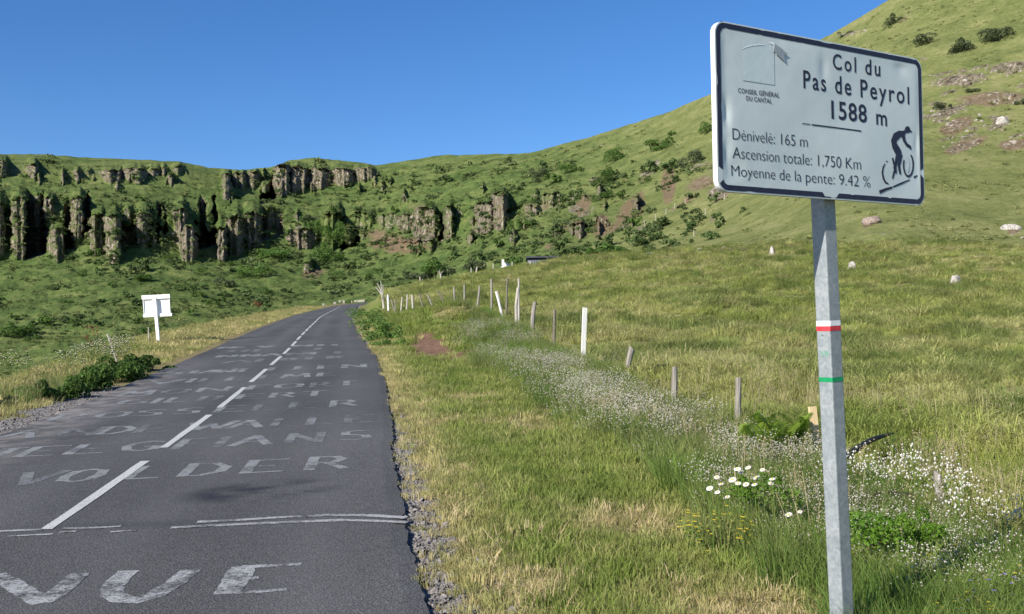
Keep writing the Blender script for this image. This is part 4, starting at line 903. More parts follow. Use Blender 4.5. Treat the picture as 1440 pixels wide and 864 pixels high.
# matching point counts: sample both outlines by the same parameters
def resample(pl, segs):
    out_ = []
    for k in range(len(pl)):
        a = np.array(pl[k]); b = np.array(pl[(k+1) % len(pl)])
        for q in range(segs[k]): out_.append(a+(b-a)*q/segs[k])
    return out_
segs = [max(1, int(np.linalg.norm(np.array(bo[k])-np.array(bo[(k+1) % len(bo)]))/0.016)) for k in range(len(bo))]
O1 = resample(bo, segs); I1 = resample(bi, segs)
for k in range(len(O1)):
    cen = np.array([PW/2, -PH/2]); v_ = I1[k]-O1[k]; ch = max(0, float(vnoise(k*0.45, 3.3))-0.5)*0.5; ci = max(0, float(vnoise(k*0.6, 8.3))-0.55)*0.6
    O1[k] = O1[k]+v_*ch; I1[k] = I1[k]-v_*ci
for (px, py, r) in ((1014, 246, 0.03), (1166, 270, 0.045), (1172, 272, 0.03), (1298, 243, 0.02)):     # the larger chips
    q = on_sign(px, py)
    for k in range(len(O1)):
        if np.linalg.norm((np.array(O1[k])+np.array(I1[k]))/2-q) < r: 
            m_ = np.array(O1[k])*0.5+np.array(I1[k])*0.5; 
            if px > 1150 and px < 1180: I1[k] = O1[k]*0.8+I1[k]*0.2
            else: O1[k] = I1[k]*0.97+O1[k]*0.03
V, Fs = ring(O1, I1); sobj('dark_border', V, Fs, M_BLK)
# lettering
def text_mesh(body, bold=0.0, space=1.0):
    cu_ = bpy.data.curves.new('t', 'FONT'); cu_.body = body; cu_.offset = bold; cu_.space_character = space; cu_.resolution_u = 4; cu_.fill_mode = 'FRONT'
    o = bpy.data.objects.new('t', cu_); me = bpy.data.meshes.new_from_object(o)
    V = [tuple(v.co) for v in me.vertices]; Fs = [tuple(pl.vertices) for pl in me.polygons]
    bpy.data.objects.remove(o); bpy.data.meshes.remove(me); return np.array(V), Fs
capv, _ = text_mesh('H'); CAPH = capv[:, 1].max()
def lettering(body, pl, pr, top_l, bold, space=1.0, m=None, lab=None, lift=0.0026):
    full = text_mesh(body, bold, space)[0]; fx0, fx1 = full[:, 0].min(), full[:, 0].max(); wd = body.split(' ')
    if len(wd) > 1:
        for i in range(len(wd)):
            Vi = text_mesh(' '.join(wd[:i+1]), bold, space)[0]; Vw = text_mesh(wd[i], bold, space)[0]; x1 = Vi[:, 0].max(); x0 = x1-(Vw[:, 0].max()-Vw[:, 0].min())
            f0, f1 = (x0-fx0)/(fx1-fx0), (x1-fx0)/(fx1-fx0); lp = lambda f: (pl[0]+(pr[0]-pl[0])*f, pl[1]+(pr[1]-pl[1])*f)
            q0, q1 = lp(f0), lp(f1); lettering(wd[i], q0, q1, (q0[0]+top_l[0]-pl[0], q0[1]+top_l[1]-pl[1]), bold, space, m, None, lift)
        return
    """text from baseline pixel pl to baseline pixel pr, capital height reaching pixel top_l above pl"""
    V, Fs = text_mesh(body, bold, space); a = on_sign(*pl); b = on_sign(*pr); h = np.linalg.norm(on_sign(*top_l)-a)
    x0, x1 = V[:, 0].min(), V[:, 0].max(); wdir = (b-a)/(x1-x0); up = np.array([-(b-a)[1], (b-a)[0]]); up = up/np.linalg.norm(up)*h/CAPH
    W_ = [SP(*(a+wdir*(v[0]-x0)+up*v[1]), lift) for v in V]
    o = sobj('lettering', W_, Fs, m or M_BLK); return o
lettering('Col du', (1171, 97), (1238, 107.5), (1171.5, 76), 0.010, 1.3)
lettering('Pas de Peyrol', (1129, 124), (1278, 147), (1129.5, 99.5), 0.010, 1.25)
lettering('1588', (1169, 166.7), (1219, 172.5), (1169, 142), 0.014, 1.1)
lettering('m', (1232, 175), (1247, 177.5), (1232, 153), 0.012)
lettering('Dénivelé: 165 m', (1029.5, 196.5), (1136, 207.5), (1029.5, 180.5), -0.013, 0.98)
lettering('Ascension totale: 1,750 Km', (1030, 222.5), (1210, 239.2), (1030, 206.5), -0.013, 0.98)
lettering('Moyenne de la pente: 9.42 %', (1029, 247.5), (1223.5, 264), (1029, 232), -0.013, 0.98)
lettering('CONSEIL GÉNÉRAL', (1038, 130.5), (1095.5, 137.8), (1038, 124), 0.006, 1.05)
lettering('DU CANTAL', (1049.3, 141.5), (1085, 146), (1049.3, 135), 0.006, 1.05)
def polyline(name, pix, wid, m, lift=0.0028, parent=SR):
    P = [on_sign(*q) for q in pix]; V = []; Fs = []
    for k in range(len(P)):
        d = P[min(k+1, len(P)-1)]-P[max(k-1, 0)]; d = d/(np.linalg.norm(d)+1e-9); nn = np.array([-d[1], d[0]]); w_ = wid[k] if hasattr(wid, '__len__') else wid
        V += [SP(*(P[k]+nn*w_/2), lift), SP(*(P[k]-nn*w_/2), lift)]
    for k in range(len(P)-1): Fs.append((2*k, 2*k+1, 2*k+3, 2*k+2))
    return V, Fs
def zz(*pts): return [(990+x/4.5, 150+y/4.5) for x, y in pts]
V, Fs = polyline('rule', zz((620, 108), (672, 113)), 0.004, M_BLK); sobj('rule_line', V, Fs, M_BLK)
V, Fs = polyline('rule', zz((680, 115), (830, 134), (992, 156)), 0.006, M_BLK); sobj('rule_line', V, Fs, M_BLK)
# cyclist pictogram as one flat print
mb = MB()
def pl_(pts, wid): V, Fs = polyline('x', zz(*pts), wid, None); mb.add(V, Fs)
pl_([(1262, 168), (1235, 175), (1210, 193), (1198, 222), (1205, 250), (1225, 285), (1236, 310)], [0.022, 0.034, 0.042, 0.042, 0.044, 0.048, 0.046])
pl_([(1258, 178), (1266, 215), (1282, 242), (1306, 258), (1306, 273)], [0.028, 0.022, 0.018, 0.016, 0.014])
pl_([(1238, 300), (1236, 340), (1232, 372), (1236, 405), (1242, 430)], [0.042, 0.03, 0.02, 0.018, 0.012])
pl_([(1226, 300), (1214, 345), (1210, 385), (1200, 420), (1190, 458)], [0.03, 0.02, 0.016, 0.014, 0.01])
pl_([(1190, 325), (1200, 365), (1212, 400), (1214, 425)], [0.012, 0.014, 0.014, 0.01]); pl_([(1218, 345), (1204, 378), (1198, 395)], 0.012)
pl_([(1143, 362), (1130, 385), (1125, 420), (1132, 455), (1145, 480), (1166, 491)], [0.005, 0.010, 0.012, 0.013, 0.012, 0.005]); pl_([(1149, 350), (1157, 346)], 0.007)
el = [(1293+31*math.cos(a), 370+72*math.sin(a)) for a in np.linspace(R_(-62), R_(208), 26)]; pl_(el, [0.007]+[0.0115]*24+[0.005])
pl_([(1108, 543), (1150, 524), (1190, 512)], [0.018, 0.013, 0.010]); pl_([(1194, 509), (1250, 486), (1302, 463)], [0.008, 0.010, 0.005]); pl_([(1328, 450), (1350, 437)], [0.011, 0.006])
def disc(cx0, cy0, rx, ry, lift=0.0028):
    V = [SP(*on_sign(*zz((cx0+rx*math.cos(a), cy0+ry*math.sin(a)))[0]), lift) for a in np.linspace(0, 2*math.pi, 20)[:-1]]; mb.add(V, [tuple(range(len(V)))])
disc(1286, 147, 17, 22); pl_([(1290, 152), (1305, 157), (1315, 160)], [0.02, 0.01, 0.004]); pl_([(1272, 158), (1260, 172)], 0.02)
mb.build('cyclist_pictogram', M_BLK, SR)
M_ST = simple('sticker_film', (0.5, 0.55, 0.56), (0.58, 0.63, 0.64), 30, 0.3)
mb = MB(); V = [SP(*on_sign(*zz((1287+12*math.cos(a), 370+50*math.sin(a)))[0]), 0.0031) for a in np.linspace(0, 2*math.pi, 20)[:-1]]; mb.add(V, [tuple(range(len(V)))]); mb.build('wheel_sticker', M_ST, SR)
M_FILM = simple('clear_sticker_film', (0.49, 0.56, 0.565), (0.54, 0.60, 0.605), 6, 0.22, 0.5)
q = [on_sign(*a) for a in ((1041.5, 57), (1088, 63), (1088.5, 120), (1044, 113))]; mb = MB(); mb.add([SP(*a, 0.003) for a in q], [(0, 1, 2, 3)]); mb.build('square_sticker', M_FILM, SR)
# its peeled edge: a thin curled lip and a turned-down flap
M_FLAP = simple('peeled_film', (0.22, 0.25, 0.27), (0.34, 0.37, 0.39), 20, 0.3); M_LIP = simple('curled_lip', (0.65, 0.7, 0.72), (0.75, 0.78, 0.8), 20, 0.3)
V, Fs = polyline('lip', [(1042, 70.3), (1048, 66.5), (1058, 63.8), (1068, 63), (1075, 63.8)], [.002, .006, .007, .006, .002], None, 0.006); sobj('curled_lip', V, Fs, M_LIP)
V, Fs = polyline('fold', [(1079, 59.5), (1086, 61), (1088, 64), (1086, 73)], [.004, .014, .014, .004], None, 0.007); sobj('curled_lip', V, Fs, M_LIP)
q = [on_sign(*a) for a in ((1088, 62), (1096, 67.5), (1106, 77), (1100.5, 78.5), (1102.5, 88), (1096, 82), (1087, 73))]; mb = MB(); mb.add([SP(a[0], a[1], 0.012) for a in q], [tuple(range(7))]); mb.build('peeled_flap', M_FLAP, SR)
# post: square galvanised tube turned with the panel
MGAL, t, p = mat('galvanised_steel')
tc = N(t, 'ShaderNodeTexCoord').outputs['Object']; v1 = N(t, 'ShaderNodeTexVoronoi'); v1.inputs['Scale'].default_value = 70; t.links.new(tc, v1.inputs['Vector'])
bw = N(t, 'ShaderNodeRGBToBW'); t.links.new(v1.outputs['Color'], bw.inputs[0])
n1 = noise(t, 9, 4, 0.65, tc); n2 = noise(t, 60, 3, 0.7, tc)
c = ramp(t, math_(t, 'ADD', math_(t, 'MULTIPLY', bw.outputs[0], 0.35), math_(t, 'MULTIPLY', n1, 0.65)), [(0.25, (0.165, 0.19, 0.205)), (0.5, (0.225, 0.25, 0.265)), (0.75, (0.30, 0.32, 0.33))])
c = mix(t, ramp(t, n2, [(0.64, 0.0), (0.74, 0.5)]), c, (0.5, 0.52, 0.53))
finish(t, p, c, ramp(t, n1, [(0.3, 0.42), (0.7, 0.6)]), bump(t, n2, 0.15, 0.003), 0.5); p.inputs['Metallic'].default_value = 0.0
S = 0.080
def behind(px, py, off): d = ray(px, py); t_ = ((TL+NN*off-CAM)@NN)/(d@NN); return CAM+d*t_
_t, _b = behind(1159.5, 300, -0.046), behind(1185.2, 864, -0.046); _u = (_t-_b)/np.linalg.norm(_t-_b); ptop = _t+_u*(0.56); pbot = _b
pd = (pbot-ptop); pd /= np.linalg.norm(pd); L_ = (ptop[2]-(SLOC[2]-0.35))/(-pd[2]); pend = ptop+pd*L_
a1 = UU-pd*(UU@pd); a1 /= np.linalg.norm(a1); a2 = -np.cross(a1, pd); a2 = a2 if a2@NN < 0 else -a2      # a1 along the panel, a2 away from the reader
def post_ring(P, s=S, g=0.0, r=0.006):
    out_ = []
    c0 = P+a1*(s/2-g)*1.0+a2*(s/2)
    base_c = P+a1*(S/2)+a2*(S/2)
    for cx0, cy0, a0 in ((1, 1, 0), (-1, 1, 90), (-1, -1, 180), (1, -1, 270)):
        for k in range(3):
            a = R_(a0+45*k); out_.append(base_c+a1*(cx0*(S/2-r)+(r+g)*math.cos(a))+a2*(cy0*(S/2-r)+(r+g)*math.sin(a)))
    return out_
V = post_ring(ptop)+post_ring(pend); n_ = 12
post = sobj('post', V, [(i, (i+1) % n_, n_+(i+1) % n_, n_+i) for i in range(n_)]+[tuple(range(n_)), tuple(range(2*n_-1, n_-1, -1))], MGAL)
def band(name, y0, y1, c1, c2):
    s0 = (behind(1165, y0, -0.046)-ptop)@pd; s1 = (behind(1165, y1, -0.046)-ptop)@pd
    V = []; 
    for f in (0, 1):
        V += post_ring(ptop+pd*(s0 if f == 0 else s1), g=0.0012)
    sobj(name, V, [(i, (i+1) % n_, n_+(i+1) % n_, n_+i) for i in range(n_)], simple(name+'_paint', c1, c2, 40, 0.55))
band('white_trail_stripe', 451.5, 459, (0.66, 0.67, 0.7), (0.78, 0.78, 0.8)); band('red_trail_stripe', 459.3, 466, (0.5, 0.03, 0.04), (0.62, 0.05, 0.06)); band('green_trail_stripe', 532, 538.5, (0.0, 0.2, 0.07), (0.01, 0.27, 0.1))
# worn green trail stamp on the sunny face
mb = MB(); s0 = (behind(1165, 498, -0.046)-ptop)@pd
for k, (da, db, w_, h_) in enumerate(((.018, 0, .012, .026), (.03, -.004, .008, .02), (.022, .012, .018, .006), (.044, -.002, .009, .022), (.052, .004, .01, .01), (.06, -.006, .006, .014), (.036, .008, .006, .008), (.048, .012, .014, .004))):
    c0 = ptop+pd*(s0+db)-a1*0.001+a2*da; mb.add([c0-a2*w_/2-pd*h_/2, c0+a2*w_/2-pd*h_/2*.8, c0+a2*w_/2+pd*h_/2, c0-a2*w_/2+pd*h_/2*.7], [(0, 1, 2, 3)])
mb.build('green_stamp', simple('green_stamp_paint', (0.03, 0.2, 0.12), (0.3, 0.4, 0.36), 90, 0.6), SR)
mb = MB(); c0 = ptop+pd*((behind(1165, 472, -0.046)-ptop)@pd)-a1*0.0008+a2*0.045; mb.add([c0+0.0035*(a2*math.cos(a)+pd*math.sin(a)) for a in np.linspace(0, 6.28, 9)[:-1]], [tuple(range(8))]); mb.build('bolt_hole', M_BLK, SR)
mb = MB()
for b in (0.09, 0.44):
    mb = MB(); cc = ptop+pd*b; ax3 = np.array([a1, a2, -pd])
    ring_ = [cc+a1*(-.03)-a2*.006, cc+a1*(-.03)+a2*(S+.006), cc+a1*(S+.03)+a2*(S+.006), cc+a1*(S+.03)-a2*.006, cc+a1*(-.03)-a2*.006]
    mb.tube(ring_, 0.009, 4, False); mb.build('clamp', M_BACK, SR)

# ------------------------------------------------------------------ white board across the road, seen from behind
M_WB = simple('white_board_paint', (0.80, 0.80, 0.80), (0.86, 0.86, 0.85), 6, 0.5); M_SH = simple('board_edge_grey', (0.28, 0.28, 0.3), (0.36, 0.36, 0.38), 10, 0.6)
YB = 40.0
def wb(x, y, Y=YB): return at(x, y, Y)
bx = empty('roadside_board', tuple(float(v) for v in wb(224, 482))); tag(bx, 'white board on a single white post beyond the left verge, seen from its back', 'sign board')
bx.location.z = float(ground_z(bx.location.x, bx.location.y, False))
q00, q10, q11, q01 = wb(200.5, 417), wb(239, 415), wb(241, 443.5), wb(202.5, 446)
eu = (q10-q00); bwid = np.linalg.norm(eu); eu /= bwid; ev = (q00-q01); bh = np.linalg.norm(ev); ev /= bh; en = np.cross(eu, ev); fr = np.array([eu, en, ev])
cen = (q00+q10+q11+q01)/4
def bbox_(name, a, b, c_, sx, sy, sz, m): mb = MB(); mb.box(cen+eu*a+en*c_+ev*b, sx, sy, sz, fr); return mb.build(name, m, bx)
bbox_('board_panel', 0, 0, 0, bwid*0.96, 0.02, bh*0.98, M_WB)
bbox_('top_rail', 0, bh*0.43, 0.05, bwid*1.02, 0.07, 0.15, M_WB); bbox_('bottom_rail', 0.02, -bh*0.46, 0.05, bwid*1.04, 0.07, 0.11, M_WB)
bbox_('side_flange', -bwid*0.475, 0, 0.03, 0.02, 0.05, bh*0.95, M_WB); bbox_('side_flange', bwid*0.475, 0, 0.03, 0.02, 0.05, bh*0.95, M_WB)
mb = MB(); ft = wb(225, 486); tp = wb(218.8, 418); dv_ = (ft-tp); a_ = tp+dv_*0.02+en*0.12; b_ = tp+dv_*1.12+en*0.12
wv = eu*0.055; dn = en*0.055; V = [a_-wv-dn, a_+wv-dn, a_+wv+dn, a_-wv+dn, b_-wv-dn, b_+wv-dn, b_+wv+dn, b_-wv+dn]
mb.add(V, [(0, 1, 2, 3), (7, 6, 5, 4), (0, 4, 5, 1), (1, 5, 6, 2), (2, 6, 7, 3), (3, 7, 4, 0)]); mb.build('post', M_WB, bx)

# ------------------------------------------------------------------ fence posts
def wood(name, c1, c2, c3):
    m, t, p = mat(name); tc = N(t, 'ShaderNodeTexCoord').outputs['Object']
    n1 = noise(t, 30, 4, 0.7, scaled(t, tc, (1, 1, 0.08))); n2 = noise(t, 5, 3, 0.6, tc)
    c = mix(t, n2, ramp(t, n1, [(0.3, c1), (0.5, c2), (0.7, c3)]), c2); finish(t, p, c, 0.9, bump(t, n1, 0.7, 0.012), 0.15); return m
W_GREY = wood('weathered_wood', (0.09, 0.08, 0.07), (0.24, 0.22, 0.19), (0.36, 0.33, 0.29)); W_BROWN = wood('brown_wood', (0.06, 0.05, 0.04), (0.16, 0.14, 0.11), (0.27, 0.24, 0.19))
W_PALE = wood('bleached_wood', (0.2, 0.18, 0.15), (0.38, 0.35, 0.3), (0.52, 0.49, 0.44)); W_WHITE = wood('white_post', (0.5, 0.49, 0.46), (0.64, 0.63, 0.6), (0.74, 0.73, 0.7)); W_NEW = wood('fresh_wood', (0.45, 0.32, 0.17), (0.62, 0.47, 0.27), (0.74, 0.6, 0.4))
def fpost(xt, yt, xb, yb, Y, wpx, m, label, group='old fence posts along the meadow', square=False, crook=0.0, name='fence_post', split=False):
    b = at(xb, yb, Y); tp = at(xt, yt, Y); r = max(wpx/1500*Y/2, 0.02); dr_ = (b-tp)/np.linalg.norm(b-tp)
    low = b+dr_*0.35; k = 7; mb = MB()
    pts = [low+(tp-low)*i/(k-1)+np.array([math.sin(i*1.1)*crook*r, 0.3*crook*r*math.cos(i), 0]) for i in range(k)]
    if square:
        ax = -dr_; s1 = np.array([1., 0.25, 0]); s1 -= ax*(s1@ax); s1 /= np.linalg.norm(s1); s2 = np.cross(ax, s1); c0 = (low+tp)/2; mb.box(c0, 2*r*.95, 2*r*.6, np.linalg.norm(tp-low), np.array([s1, s2, ax]))
    else:
        rad = [r*(1.08-0.16*i/(k-1))*random.uniform(.93, 1.07) for i in range(k)]; mb.tube(pts, rad, 8, True, 0.10)
        if split: # a slanting cut at the head
            top_i = list(range(len(mb.v)-8, len(mb.v)))
            for q_, i in enumerate(top_i): v_ = list(mb.v[i]); v_[2] += r*.7*math.cos(q_*math.pi/4); mb.v[i] = tuple(v_)
    o = mb.build(name, m, smooth=False, loc=b); tag(o, label, 'fence post', group); return o
fpost(1317.5, 664, 1325, 728, 7.8, 10.5, W_GREY, 'grey fence post right of the sign post, nearest of the row, above white flowers', split=True)
fpost(1142, 572, 1148, 628, 11, 10.5, W_NEW, 'fresh yellow timber fence post half hidden left of the sign post', square=True)
fpost(1038.5, 531, 1037, 608, 12.8, 8.8, W_GREY, 'split grey fence post standing beside the green ferns')
fpost(949, 516, 948, 584, 14.8, 8.5, W_GREY, 'knotty grey fence post where the black pipe crosses behind', crook=.12)
fpost(888.5, 489, 880, 534, 19.5, 8.5, W_GREY, 'short leaning fence post with a slanting cut top', split=True, crook=.15)
fpost(822.5, 433, 819.5, 518, 23.5, 6.2, W_WHITE, 'straight white-painted fence post, tallest in the flowers', square=True)
fpost(780, 435.5, 778.5, 495, 29, 4.6, W_BROWN, 'thin brown fence post just left of the white-painted one')
fpost(752, 425, 747.5, 476, 34, 6.3, W_GREY, 'stout knotted fence post with dark bands, left of the thin brown post', crook=.3)
fpost(729.5, 392, 729.5, 450, 39, 3.4, W_PALE, 'slim pale fence post rising behind the tall crooked one', 'old fence posts along the meadow')
fpost(728.5, 405, 724.5, 468, 37, 4.6, W_PALE, 'tall bleached crooked fence post above the broad-leaved weeds', crook=.5)
fpost(713.5, 390.5, 712, 440, 43, 3.0, W_BROWN, 'thin dark fence post behind the white leaning one')
fpost(698, 410, 708.5, 454, 42, 4.0, W_WHITE, 'white fence post leaning steeply to the left')
fpost(691, 392.5, 691.5, 443, 44, 3.4, W_GREY, 'tall grey fence post left of the white leaning one')
fpost(674.5, 402.5, 671, 438, 47, 3.4, W_GREY, 'grey fence post tilted right, second left of the tall grey post')
fpost(653, 401, 653.5, 440, 50, 3.2, W_GREY, 'upright grey fence post above the grassy bank with the earth scar')
fpost(638.5, 404, 639.8, 438, 53, 3.4, W_GREY, 'grey fence post standing in the pinkish dry grass')
fpost(615.5, 409, 627, 431, 56, 2.8, W_BROWN, 'brown fence post leaning far to the left')
fpost(601, 414.5, 608.5, 431, 59, 2.3, W_GREY, 'faint thin fence post leaning left, next to the far-leaning brown one')
fpost(590, 412.5, 595.4, 436, 61, 2.5, W_BROWN, 'slightly leaning brown fence post right of three pale ones')
fpost(579.5, 415, 581.5, 443, 63, 3.4, W_PALE, 'thick bleached fence post, rightmost of three near the bend')
fpost(573, 414.5, 571.8, 441, 65, 2.6, W_PALE, 'pale fence post, middle one of three near the bend')
fpost(565.5, 418, 563.8, 440, 68, 2.4, W_PALE, 'pale fence post, leftmost of three near the bend')
fpost(555.5, 421, 555.8, 436, 71, 1.8, W_GREY, 'very thin grey fence post close to the bend')
fpost(550, 421, 553.5, 434, 72, 1.8, W_GREY, 'thin grey fence post leaning beside the white one at the bend')
fpost(545.5, 414.5, 546.5, 439, 74, 3.0, W_WHITE, 'white fence post beside the bundle of stakes at the bend')
# bundle of stakes at the corner
st = empty('stake_bundle', tuple(float(v) for v in at(537, 434, 76))); tag(st, 'bundle of pale crossed stakes at the fence corner by the bend', 'stakes')
for (xt, yt, xb, yb, w_) in ((535.5, 396, 537.5, 420, 1.9), (530, 398, 537, 412, 1.6), (528.5, 404.5, 538, 416, 2.0), (538.6, 400.5, 538, 416, 1.5), (536, 408, 540, 434, 2.6), (537, 420, 539, 434.5, 2.0), (541, 415, 545, 424, 1.2)):
    a = at(xt, yt, 76); b = at(xb, yb, 76); mb = MB(); mb.tube([b, (a+b)/2+np.array([.02, .05, 0]), a], [w_/1500*76/2*1.1, w_/1500*76/2, w_/1500*76/2*.7], 6); mb.build('stake', W_PALE, st)
BG = 'pale posts of the far fence on the meadow brow'; BL = 'small pale post of the far fence on the meadow brow'
for (xt, yt, xb, yb, w_, lab) in ((590.6, 389.5, 590.8, 400, 2.0, BL), (594, 392.5, 594, 400, 1.4, BL), (602, 392.5, 599, 400, 1.6, 'short slanting post of the far fence, left of the dark round bush'), (619.8, 385.5, 619.6, 396, 2.2, BL), (662.5, 377, 662.7, 385.5, 1.6, BL),
                                  (671, 375.2, 668.8, 386.5, 2.0, 'pale post of the far fence leaning right, near the white gable'), (693.7, 371, 693.8, 383, 1.8, BL), (720.3, 368.7, 720.5, 379, 1.8, BL), (745.8, 367, 746, 376, 1.8, BL), (775.5, 366.5, 774.4, 372.5, 1.5, BL), (794.3, 364.3, 794.4, 369.5, 1.5, BL)):
    Yb = float(np.interp(xb, _bp[:, 0], _bp[:, 1]))-3
    Pg = at(xb, yb, Yb); fpost(xt, yt, xb, yb, Yb, w_, W_PALE, lab, BG)
# little stakes climbing the hill edge on the right
for (x, y) in ((905, 320), (921, 311), (935, 303), (948, 295), (962, 288), (975, 334), (991, 306), (1018, 283)):
    P0 = on_hill(x, y); mb = MB(); mb.tube([P0+np.array([0, 0, -.3]), P0+np.array([.1, 0, 1.3])], .07, 5); o = mb.build('fence_post', W_PALE, loc=P0); tag(o, 'tiny weathered post of the fence climbing the grassy slope', 'fence post', 'posts of the fence climbing the slope')
# left side stakes
fpost(150.8, 470, 158, 490, 24, 1.8, W_PALE, 'thin pale stake leaning over the roadside bushes on the left', 'stakes left of the road')
mb = MB(); P0 = at(157, 478, 24); mb.tube([at(154, 475, 24), at(158, 478, 24), at(163, 481, 24), at(167, 486, 24)], .012, 5); o = mb.build('broken_branch', W_PALE, loc=P0); tag(o, 'pale broken branch caught on the leaning stake by the left bushes', 'branch')
fpost(208.8, 460, 209.2, 477, 41, 1.8, W_PALE, 'small pale post left of the white board', 'stakes left of the road')
# kerb stones and posts at the far bend
for (x, y, w_, h_, lab) in ((455, 427.5, 4, 3, 'small pale bollard stone left of the far bend'), (471, 425.5, 5, 3, 'grey boulder at the far bend, left of the pale block'), (478, 423, 4, 3, 'pale block at the far bend between two boulders'), (483.5, 423.8, 4, 4, 'pale block with dark side at the far bend'),
                       (494.5, 423.5, 2, 2.5, 'small dark marker at the far bend'), (501, 422.5, 4, 2.5, 'pale stone block at the top of the road'), (511.5, 422.3, 3.4, 3.6, 'squared pale stone where the road disappears')):
    Y_ = 128 if x > 490 else 118; P0 = at(x, y, Y_); s = Y_/1500; mb = MB(); mb.box(P0-np.array([0, 0, .1]), w_*s*.8, w_*s*.7, h_*s*1.1); o = mb.build('guard_stone', simple('guard_stone_'+str(int(x)), (0.16, 0.15, 0.12), (0.38, 0.36, 0.3), 4, 0.9), loc=P0); tag(o, lab, 'stone', 'stones edging the far bend')
mb = MB(); mb.box((at(501, 423.6, 130)+at(508, 423.6, 130))/2, 1.1, .12, .22); o = mb.build('timber_rail', W_PALE, loc=at(505, 423.6, 130)); tag(o, 'low pale timber rail between two stones where the road disappears', 'rail')

# ------------------------------------------------------------------ rocks
M_RKP = simple('pale_rock', (0.16, 0.145, 0.125), (0.56, 0.52, 0.48), 3.5, 0.95, 0.1, 0.8, 0.05); M_RKB = simple('brown_rock', (0.10, 0.075, 0.06), (0.36, 0.29, 0.25), 3.5, 0.95, 0.1, 0.8, 0.05)
def rock(P0, sx, sy, sz, m, label, cat='rock', group=None, name='boulder', seed=0, pointy=0.0):
    bm = bmesh.new(); bmesh.ops.create_icosphere(bm, subdivisions=3, radius=1)
    for v in bm.verts:
        c_ = v.co.copy(); n_ = float(fbm(c_.x*1.3+seed, c_.y*1.3, c_.z*1.3+seed*2, 3)); k = 1+0.38*n_
        c_ = c_*k
        for ax_ in (Vector((1, .3, .2)), Vector((-.5, .8, .3)), Vector((.2, -.9, .5)), Vector((0, .1, 1))):
            ax_.normalize(); d_ = c_.dot(ax_); lim = 0.72
            if d_ > lim: c_ -= ax_*(d_-lim)*.85
        if pointy: f = 1-pointy*max(0, (c_.z+.6)/1.6); c_.x *= f; c_.y *= f
        v.co = Vector((c_.x*sx, c_.y*sy, c_.z*sz))
    me = bpy.data.meshes.new(name); bm.to_mesh(me); bm.free(); me.materials.append(m); o = bpy.data.objects.new(name, me); o.location = tuple(float(q) for q in P0); o.rotation_euler.z = seed; link(o); tag(o, label, cat, group); return o
def near_pt(px, py, Y): P0 = at(px, py, Y); return P0
MS = 'pale marker stones standing on the upper meadow'
rock(on_land(1086, 361), .5, .42, 1.05, M_RKP, 'pointed pale standing stone on the meadow left of the sign post', 'standing stone', MS, 'standing_stone', 1, .62)
rock(on_land(1197.5, 381), .40, .34, .74, M_RKP, 'small rounded standing stone just right of the sign post', 'standing stone', MS, 'standing_stone', 2, .4)
rock(on_land(1345, 403), .40, .32, .74, M_RKP, 'white lichened standing stone on the meadow at far right', 'standing stone', MS, 'standing_stone', 3.3, .35)
rock(on_land(1001, 527), .16, .14, .10, M_RKP, 'pale cracked rock in the grass right of the knotty post', 'rock', None, 'boulder', 4)
rock(on_land(926, 538), .14, .12, .07, M_RKP, 'flat pale rock under the black pipe', 'rock', None, 'boulder', 5)
rock(on_land(987, 538), .06, .05, .05, M_RKB, 'small brown stone below the pale cracked rock', 'rock', None, 'boulder', 6)
P_ = on_hill(1405, 172); rock(P_-np.array([0, 0, .4]), 1.6, 1.3, 1.3, M_RKP, 'big white boulder among the outcrops on the summit slope', 'boulder', None, 'boulder', 7)
rock(on_hill(1222, 313), 1.3, 1.1, .9, M_RKB, 'brown slab of rock just below the right half of the sign', 'boulder', None, 'boulder', 8)
rock(on_hill(1417, 322), 1.3, 1.0, .7, M_RKP, 'grey rock ledge at the foot of the slope, far right', 'boulder', None, 'boulder', 9)
G_O = 'pale stones scattered over the slope outcrops'
for k in range(70):
    a, b, rx, ry = random.choice([(1350, 112, 45, 9), (1425, 95, 30, 8), (1400, 140, 45, 9), (1345, 178, 24, 10), (1350, 206, 30, 8), (1425, 205, 18, 8), (1320, 160, 12, 10), (1195, 48, 22, 4), (1010, 268, 14, 10), (1380, 170, 14, 8)])
    x, y = a+random.gauss(0, .5)*rx, b+random.gauss(0, .6)*ry; s = random.uniform(.18, .55)*(1.5 if random.random() < .15 else 1)
    if k == 0: proto_r = rock(on_hill(x, y), 1, .8, .7, simple('outcrop_rock', (0.10, 0.085, 0.07), (0.44, 0.40, 0.35), 2.5, 0.95, 0.1, 0.8, 0.05), 'pale stone among many lying on the outcrops of the summit slope', 'stone', G_O, 'outcrop_stone', 11); proto_r.scale = (s, s, s); continue
    o = proto_r.copy(); COL.objects.link(o); o.location = tuple(on_hill(x, y)-np.array([0, 0, .25*s])); o.scale = (s, s*random.uniform(.7, 1.2), s*random.uniform(.6, 1.1)); o.rotation_euler = (random.uniform(-.4, .4), random.uniform(-.4, .4), random.uniform(0, 6))
for k, (x, y) in enumerate(((985, 350.5), (997, 349), (1018, 348), (1030, 349.5), (1045, 351.5), (910, 357), (985, 374), (948, 391), (940, 420), (1245, 350), (1420, 325), (1436, 338))):
    Y_ = float(np.interp(x, _bp[:, 0], _bp[:, 1]))-3 if y < 360 else (80 if y < 380 else 60)
    P0 = on_land(x, y+1) if y < 450 and x < 1200 else on_hill(x, y-4)
    o = proto_r.copy(); COL.objects.link(o); o.location = tuple(P0); s = random.uniform(.25, .5)*(.45 if 371 < y < 430 else 1); o.scale = (s*1.6, s, s*.8); o.rotation_euler = (0, 0, random.uniform(0, 6)); o['label'] = 'low pale stone poking from the turf of the meadow brow'; o['group'] = 'stones along the meadow brow'; o.name = 'field_stone'

